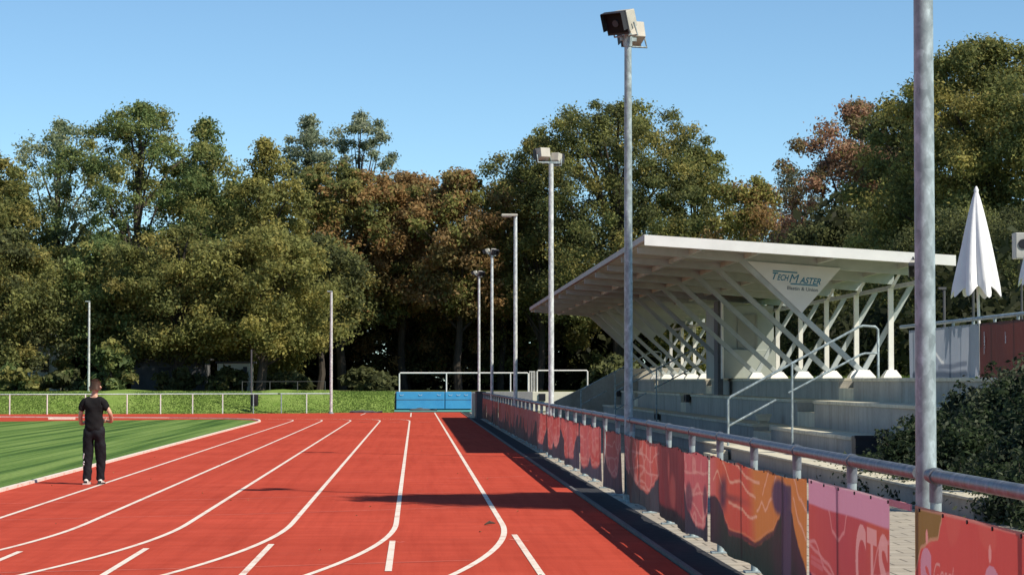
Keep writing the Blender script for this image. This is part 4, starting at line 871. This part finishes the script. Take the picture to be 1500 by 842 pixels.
# ------------------------------------------------------------------ trees
TB = np.array([2.5, 2.35, 2.4])
def leaves(centers, rads, per, size, cols, seed, squash=.75, droop=0.0):
    """leaf cards spread through clumps; returns verts (n*4,3) and colours"""
    r = np.random.default_rng(seed); C = np.repeat(centers, per, 0); R = np.repeat(rads, per)
    n = len(C); d = r.normal(size=(n, 3)); d /= np.linalg.norm(d, axis=1)[:, None]
    rad = R * (r.uniform(0, 1, n) ** .45); rad = rad * (1 + .30 * np.clip(r.normal(size=n), -1, 2.2)); p = C + d * rad[:, None] * np.array([1, 1, squash])
    if droop: p[:, 2] -= droop * r.uniform(0, 1, n) ** 2 * R
    nrm = d * .55 + r.normal(size=(n, 3)) * .6 + np.array([0, 0, .35]); nrm /= np.linalg.norm(nrm, axis=1)[:, None]
    a = np.cross(nrm, r.normal(size=(n, 3))); a /= np.linalg.norm(a, axis=1)[:, None] + 1e-9; b = np.cross(nrm, a)
    s = size * r.uniform(.55, 1.35, n); a *= s[:, None]; b *= (s * r.uniform(.5, .8, n))[:, None]
    bend = nrm * (s * .25)[:, None]
    V = np.stack([p - a, p - b * .8 + bend, p + a, p + b * .8 + bend * .6], 1).reshape(-1, 3)
    cols = np.array(cols); ci = r.integers(0, len(cols), len(centers)); cc = cols[ci] * r.uniform(.8, 1.2, (len(centers), 1))
    col = np.repeat(cc, per, 0) * r.uniform(.65, 1.35, (n, 1)); mixr = r.uniform(0, 1, (n, 1)) < .22; col = np.where(mixr, cols[r.integers(0, len(cols), n)], col)
    return V, np.repeat(np.clip(col * (1 - .12) * TB + .12 * (col * TB).mean(1, keepdims=True), .005, .5), 4, 0)
def tree(name, px, py_top, wpx, Y, base_frac, shape, cols, lab, seed, nclump=90, per=130, size=.15, z0=1.06, cat='tree', clr=(.55, 1.15), lean=0, group='trees behind the sports ground', depth=.9, X=None, H=None, W=None, fill=.5):
    r = np.random.default_rng(seed); nclump = int(nclump * 2.1); wpx *= 1.36; ys_ = min(1.0, max(.45, Y / 165)) if X is None else 1.0; size = size * r.uniform(.66, .92) * ys_; per = int(per * 1.6 / (ys_ ** .8))
    c = onY(px, py_top, Y); X = c[0] if X is None else X; zt_ = c[2] if H is None else H; R = (wpx / F * Y / 2) if W is None else W / 2
    t = empty(name, (X, Y, z0), lab, cat, group)
    zb = z0 + (zt_ - z0) * base_frac; Hc = zt_ - zb; cs = []; rs = []
    while len(cs) < nclump:
        s = r.uniform(0, 1) ; a = r.uniform(0, 2 * math.pi)
        if shape == 'round': pr = math.sqrt(max(0, 1 - (abs(s - .44) / .57) ** 3.0))
        elif shape == 'cone': pr = (1 - s) ** .62 * min(1, (s + .05) / .22) + .06
        elif shape == 'tall': pr = math.sqrt(max(0, 1 - (abs(s - .47) / .54) ** 3.2)) * (.9 + .15 * math.sin(s * 8 + seed))
        elif shape == 'weep': pr = (1 - s) ** .5 * min(1, (s + .1) / .3)
        else: pr = 1
        if r.uniform() > pr + .25: continue
        lob = 1 + .22 * math.sin(3 * a + seed) * math.sin(4.2 * s + seed) + .12 * math.sin(5 * a + 2 * seed)
        q = r.uniform(0, 1) ** fill; rad = R * pr * lob * q
        k = r.uniform(*clr) * (.75 + .3 * (1 - s)); k = min(k, R * .55)
        rad *= 1.08
        x = X + math.cos(a) * max(rad - k * .55, 0) + lean * s; y = Y + math.sin(a) * max(rad - k * .55, 0) * depth; z = zb + Hc * s - k * .45 * (s > .8)
        cs.append((x, y, z)); rs.append(k)
    # guarantee a leader at the top
    cs.append((X + lean + .1, Y, zt_ - .35)); rs.append(.45)
    cs = np.array(cs); rs = np.array(rs)
    V, col = leaves(cs, rs, per, size, cols, seed + 1, droop=1.2 if shape == 'weep' else 0)
    cr = raw_mesh('crown', V, 4, M['leaf'], col); keep(cr, t)
    tm = MB(); tr0 = max(.12, R * .055 + .05)
    tm.tube([(X + lean * k / 8 + .12 * math.sin(k * 1.7 + seed), Y, z0 - .1 + (zt_ - .6 - z0) * k / 8) for k in range(9)], [tr0 * (1 - .115 * k) + .01 for k in range(9)], 8)
    order = np.argsort(r.uniform(size=len(cs)))[:26]
    for i in order:
        q = cs[i]; zz = z0 + (q[2] - z0) * r.uniform(.45, .72); k = (zz - z0) / (zt_ - z0); sx = X + lean * k
        mid = ((sx + q[0]) / 2 + r.normal(0, .15), (Y + q[1]) / 2, zz + (q[2] - zz) * .65)
        tm.tube([(sx, Y, zz), mid, tuple(q)], [tr0 * (.45 - .3 * k), tr0 * .2, .015], 5, caps=False)
    keep(tm.build('trunk', M['bark'], smooth=True, fix=False), t)
    return t
OLV = [(.105, .115, .028), (.080, .095, .026), (.135, .125, .030), (.065, .080, .024)]
GRN = [(.070, .105, .030), (.095, .125, .035), (.055, .085, .026), (.120, .125, .032)]
PAL = [(.115, .150, .075), (.090, .120, .060), (.140, .165, .085)]
YEL = [(.150, .140, .030), (.115, .120, .028), (.095, .105, .027)]
BRN = [(.170, .105, .035), (.130, .090, .034), (.105, .090, .030), (.190, .120, .040)]
RST = [(.165, .095, .055), (.125, .082, .048), (.105, .090, .040), (.18, .105, .060)]
DRK_ = [(.050, .060, .022), (.065, .075, .024), (.040, .048, .018)]
BIR = [(.110, .140, .080), (.085, .110, .060), (.140, .165, .100)]
tree('leafy_tree', -25, 222, 150, 158, .10, 'round', OLV, 'olive green tree cut by the left edge', 101, 90)
tree('leafy_tree', 86, 176, 150, 166, .12, 'tall', PAL, 'airy pale grey green tree left of the tallest left crown', 102, 75, per=85, clr=(.6, 1.1), fill=.7)
tree('leafy_tree', 203, 148, 200, 160, .14, 'tall', GRN + OLV[:1], 'tallest green tree on the left, with a broken crown', 103, 120)
tree('leafy_tree', 300, 174, 104, 163, .30, 'tall', GRN, 'slim green tree with a forked stem right of the tallest left crown', 104, 46, per=110, clr=(.6, 1.15), fill=.8)
tree('leafy_tree', 388, 205, 190, 156, .05, 'cone', YEL, 'yellow green cone shaped tree left of the birches', 105, 110)
tree('birch_tree', 452, 168, 76, 172, .25, 'round', BIR, 'slim pale birch, left one of the two weeping birches', 106, 46, per=120, size=.13, clr=(.5, .95), fill=.7)
tree('birch_tree', 527, 164, 112, 172, .2, 'round', BIR, 'wider pale birch, right one of the two weeping birches', 107, 64, per=120, size=.13, clr=(.5, .95), fill=.7)
tree('leafy_tree', 500, 235, 160, 162, .30, 'round', OLV + BRN[:1], 'olive and bronze tree in front of the birches', 108, 90)
tree('autumn_tree', 590, 252, 140, 164, .36, 'round', BRN, 'orange brown autumn tree right of the birches', 109, 90)
tree('autumn_tree', 672, 250, 140, 160, .36, 'round', BRN + OLV[:1], 'orange brown autumn tree in the middle of the skyline dip', 110, 90)
tree('autumn_tree', 735, 262, 110, 166, .36, 'round', BRN[1:] + OLV, 'bronze green tree beside the big dark oak', 111, 70)
tree('leafy_tree', 792, 196, 120, 160, .30, 'round', OLV, 'olive tree at the left shoulder of the big dark oak', 112, 80)
tree('oak_tree', 905, 150, 265, 158, .25, 'round', OLV + DRK_[:2], 'broad dark olive oak with the widest crown behind the lamp posts', 113, 230, per=150, clr=(.6, 1.3))
tree('leafy_tree', 1020, 215, 120, 158, .08, 'round', OLV, 'olive tree at the right shoulder of the big oak', 114, 80)
tree('autumn_tree', 1105, 256, 92, 150, .10, 'round', YEL + BRN[:2], 'yellowish tree in the gap above the stand roof', 115, 60)
tree('thinning_tree', 1160, 243, 100, 160, .10, 'tall', [(.075, .085, .05), (.06, .065, .035), (.09, .09, .06)], 'thinning grey tree left of the rust red tree', 116, 50, per=70, clr=(.5, 1.0), fill=.8)
tree('autumn_tree', 1262, 150, 190, 122, .10, 'round', RST + OLV[:1], 'rust red tree above the stand roof', 117, 130)
tree('leafy_tree', 1350, 120, 150, 116, .10, 'round', DRK_ + OLV[:1], 'dark tree just behind the nearest lamp post', 118, 110)
tree('leafy_tree', 1445, 60, 235, 100, .08, 'round', OLV + YEL[:1], 'tall golden olive tree above the folded parasol', 119, 190, per=150, z0=1.7)
tree('leafy_tree', 1590, 60, 230, 96, .08, 'round', OLV, 'golden olive tree mostly beyond the right edge', 120, 110, z0=1.7)
tree('leafy_tree', 345, 268, 100, 168, .1, 'round', OLV, 'olive tree filling the dip left of the yellow green cone', 141, 60)
tree('leafy_tree', 262, 235, 90, 170, .1, 'round', OLV, 'olive tree in the gap between the two tall left crowns', 142, 50, clr=(.5, .9), fill=.8)
tree('leafy_tree', 15, 262, 110, 164, .1, 'round', OLV, 'olive tree between the left edge tree and the airy pale one', 143, 55)
# nearer, lower crowns
tree('leafy_tree', 12, 335, 130, 147, .14, 'round', OLV + DRK_[:1], 'low olive tree at the left edge above the railing', 121, 80, z0=1.1)
tree('leafy_tree', 155, 350, 125, 149, .22, 'round', GRN, 'low green tree behind the man', 122, 60, z0=1.1)
tree('leafy_tree', 262, 330, 160, 146, .22, 'round', OLV, 'low olive tree over the grey shed', 123, 80, z0=1.1)
tree('leafy_tree', 385, 335, 165, 144, .26, 'round', YEL + OLV[:1], 'low yellow green tree reaching over the white shed', 124, 90, z0=1.1)
tree('leafy_tree', 470, 345, 110, 152, .40, 'round', OLV + DRK_, 'low tree behind the slim pale lamp post', 125, 50, z0=1.1)
tree('leafy_tree', 595, 380, 150, 168, .10, 'round', BRN[1:] + DRK_, 'low bronze tree above the blue mats', 126, 60, z0=1.1)
tree('leafy_tree', 700, 375, 130, 168, .10, 'round', BRN[2:] + DRK_[:2] + OLV[:1], 'low bronze tree behind the two farthest lamp posts', 127, 60, z0=1.1)
tree('leafy_tree', 800, 370, 140, 169, .08, 'round', OLV + DRK_[:1], 'low olive tree left of the stand roof', 128, 70, z0=1.1)
tree('leafy_tree', 1225, 300, 150, 112, .05, 'round', DRK_, 'low dark tree behind the middle of the stand roof', 129, 80, z0=1.7)
tree('leafy_tree', 1330, 270, 130, 104, .05, 'round', DRK_ + YEL[:1], 'low dark tree behind the roof end', 130, 70, z0=1.7)
tree('leafy_tree', 1420, 300, 150, 88, .05, 'round', DRK_ + OLV[:1], 'low dark tree behind the folded parasol', 131, 80, z0=1.7, size=.12, per=190)
tree('leafy_tree', 1530, 290, 150, 84, .05, 'round', DRK_ + OLV[:1], 'low dark tree beyond the loudspeaker', 132, 70, z0=1.7, size=.12, per=190)
# tree standing outside the frame whose shadow falls across the track
tree('leafy_tree', 0, 0, 0, 29.2, .50, 'round', OLV, 'tree right of the picture whose shadow crosses the track', 140, 110, per=170, size=.10, z0=1.0, X=10.3, H=12.5, W=4.4, clr=(.5, .9))
# understorey
def undergrowth(name, x0, x1, y0, y1, z0, h0, h1, n, cols, seed, lab, size=.3, per=60, rad=(1.0, 1.9)):
    r = np.random.default_rng(seed); cs = np.stack([r.uniform(x0, x1, n), r.uniform(y0, y1, n), z0 + r.uniform(0, 1, n) ** 1.1 * r.uniform(h0, h1, n)], 1)
    V, col = leaves(cs, r.uniform(*rad, n), per, size, cols, seed)
    return tag(raw_mesh(name, V, 4, M['leaf'], col), lab, 'bushes', kind='stuff')
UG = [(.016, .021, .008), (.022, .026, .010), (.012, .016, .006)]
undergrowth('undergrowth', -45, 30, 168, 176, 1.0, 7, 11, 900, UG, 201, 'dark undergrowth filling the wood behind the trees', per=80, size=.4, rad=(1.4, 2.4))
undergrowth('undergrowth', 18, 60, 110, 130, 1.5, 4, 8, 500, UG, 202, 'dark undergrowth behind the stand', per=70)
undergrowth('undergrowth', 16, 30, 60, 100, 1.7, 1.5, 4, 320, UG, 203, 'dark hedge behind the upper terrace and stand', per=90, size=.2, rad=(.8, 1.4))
def shrub(px, py, wpx, hpx, Y, cols, lab, seed, n=22, per=110, size=.14, z0=1.08, group='shrubs at the foot of the wood', nm='shrub'):
    r = np.random.default_rng(seed); c = onY(px, py, Y); R = wpx / F * Y / 2; H = c[2] - z0
    a = r.uniform(0, 6.28, n); q = r.uniform(0, 1, n) ** .5; s = r.uniform(0, 1, n); pr = np.sqrt(np.clip(1 - s ** 2.2, .05, 1))
    cs = np.stack([c[0] + np.cos(a) * q * R * pr * .85, Y + np.sin(a) * q * R * pr * .7, z0 + .15 + s * (H - .3)], 1); rs = r.uniform(.22, .42, n) * min(R, H) * .9
    t = empty(nm, (c[0], Y, z0), lab, 'shrub', group); V, col = leaves(cs, rs, per, size, cols, seed)
    keep(raw_mesh('foliage', V, 4, M['leaf'], col), t)
    st = MB()
    for i in range(min(n, 9)): st.tube([(c[0] + r.normal(0, .1), Y + r.normal(0, .1), z0 - .05), tuple((cs[i] + np.array([c[0], Y, z0])) / 2 + np.array([0, 0, .1])), tuple(cs[i])], [.035, .022, .008], 5, caps=False)
    keep(st.build('stem', M['bark'], fix=False), t); return t
for i, (a, b, w, h, yy, cc, lb) in enumerate(((20, 535, 90, 0, 143, GRN, 'round green shrub at the left edge behind the railing'), (95, 545, 80, 0, 144, DRK_ + GRN[:1], 'dark low shrub left of the man'),
        (165, 500, 75, 0, 143, GRN, 'bright green shrub right of the man'), (50, 552, 50, 0, 146, OLV, 'olive shrub before the white house'), (262, 540, 80, 0, 145, DRK_, 'dark shrub before the grey shed'), (335, 540, 60, 0, 145.5, DRK_ + OLV[:1], 'leafy shrub half hiding the white shed'), (92, 520, 40, 0, 147, OLV, 'slim olive shrub at the right corner of the white house'), (420, 545, 90, 0, 146, DRK_, 'dark shrub behind the slim lamp post'),
        (540, 540, 110, 0, 150, DRK_, 'dark shrub left of the blue mats'), (900, 520, 90, 0, 150, DRK_ + OLV[:1], 'dark shrub beyond the far end of the stand'))):
    shrub(a, b, w, h, yy, cc, lb, 300 + i, size=.2)
# bushes on the planted slope by the terrace (near right)
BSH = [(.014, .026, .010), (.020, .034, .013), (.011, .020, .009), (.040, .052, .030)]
def near_bush(X, Y, z0, R, H, lab, seed, n=26, per=330, size=.042):
    r = np.random.default_rng(seed); a = r.uniform(0, 6.28, n); q = r.uniform(0, 1, n) ** .5; s = r.uniform(0, 1, n); pr = np.sqrt(np.clip(1 - s ** 2, .08, 1))
    cs = np.stack([X + np.cos(a) * q * R * pr * .8, Y + np.sin(a) * q * R * pr * .8, z0 + s * (H - .2)], 1); rs = r.uniform(.3, .5, n) * min(R, H) * .8
    t = empty('bush', (X, Y, z0), lab, 'bush', 'evergreen bushes on the slope below the terrace'); V, col = leaves(cs, rs, per, size, BSH, seed)
    # stray twigs poking out
    tw = r.integers(0, n, 30); d = r.normal(size=(30, 3)); d[:, 2] = np.abs(d[:, 2]) + .3; d /= np.linalg.norm(d, axis=1)[:, None]
    tips = cs[tw] + d * rs[tw][:, None] * 1.25; V2, c2 = leaves(tips, np.full(30, .10), 22, size, BSH, seed + 1)
    keep(raw_mesh('foliage', np.concatenate([V, V2]), 4, M['leaf'], np.concatenate([col, c2])), t)
    st = MB(); 
    for i in range(30): st.tube([tuple(cs[tw[i]]), tuple(tips[i])], [.008, .004], 4, caps=False)
    for i in range(8): st.tube([(X, Y, z0 - .1), tuple(cs[i])], [.04, .012], 5, caps=False)
    keep(st.build('stem', M['bark'], fix=False), t); return t
nb = [(8.0, 42.6, .0, .5, .45, 'small bush at the near end of the concrete platform'), (9.0, 43.9, .1, .6, 1.0, 'bush right of the black box by the terrace end'), (8.5, 41.4, .0, .85, .85, 'bush half behind the rail left of the nearest lamp post'),
      (9.3, 41.6, .6, 1.1, .95, 'bush just right of the nearest lamp post, below the terrace wall'), (8.0, 38.6, .0, 1.3, 1.0, 'low bush directly right of the nearest lamp post'), (9.5, 38.6, .8, 1.2, 1.1, 'bush covering the foot of the grey terrace banner'),
      (8.1, 35.4, .0, 1.3, 1.15, 'low bush in the middle of the right slope'), (9.5, 35.6, .8, 1.3, 1.35, 'tall bush under the red terrace banner'), (7.9, 32.4, .0, 1.3, 1.0, 'low front bush near the right edge'), (9.2, 32.2, .7, 1.3, 1.5, 'dense bush at the right edge below the loudspeaker'),
      (7.9, 29.2, .0, 1.2, 1.1, 'lowest bush in the right corner above the railing'), (9.3, 28.6, .7, 1.3, 1.5, 'bush cut by the right edge'), (10.3, 37.2, 1.5, .7, .75, 'sprawling shrub with reddish leaves before the red terrace banner')]
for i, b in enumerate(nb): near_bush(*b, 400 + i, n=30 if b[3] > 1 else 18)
# low groundcover between bushes
r_ = np.random.default_rng(5); n = 420; xx = r_.uniform(6.9, 10.2, n); yy = r_.uniform(20, 43.5, n)
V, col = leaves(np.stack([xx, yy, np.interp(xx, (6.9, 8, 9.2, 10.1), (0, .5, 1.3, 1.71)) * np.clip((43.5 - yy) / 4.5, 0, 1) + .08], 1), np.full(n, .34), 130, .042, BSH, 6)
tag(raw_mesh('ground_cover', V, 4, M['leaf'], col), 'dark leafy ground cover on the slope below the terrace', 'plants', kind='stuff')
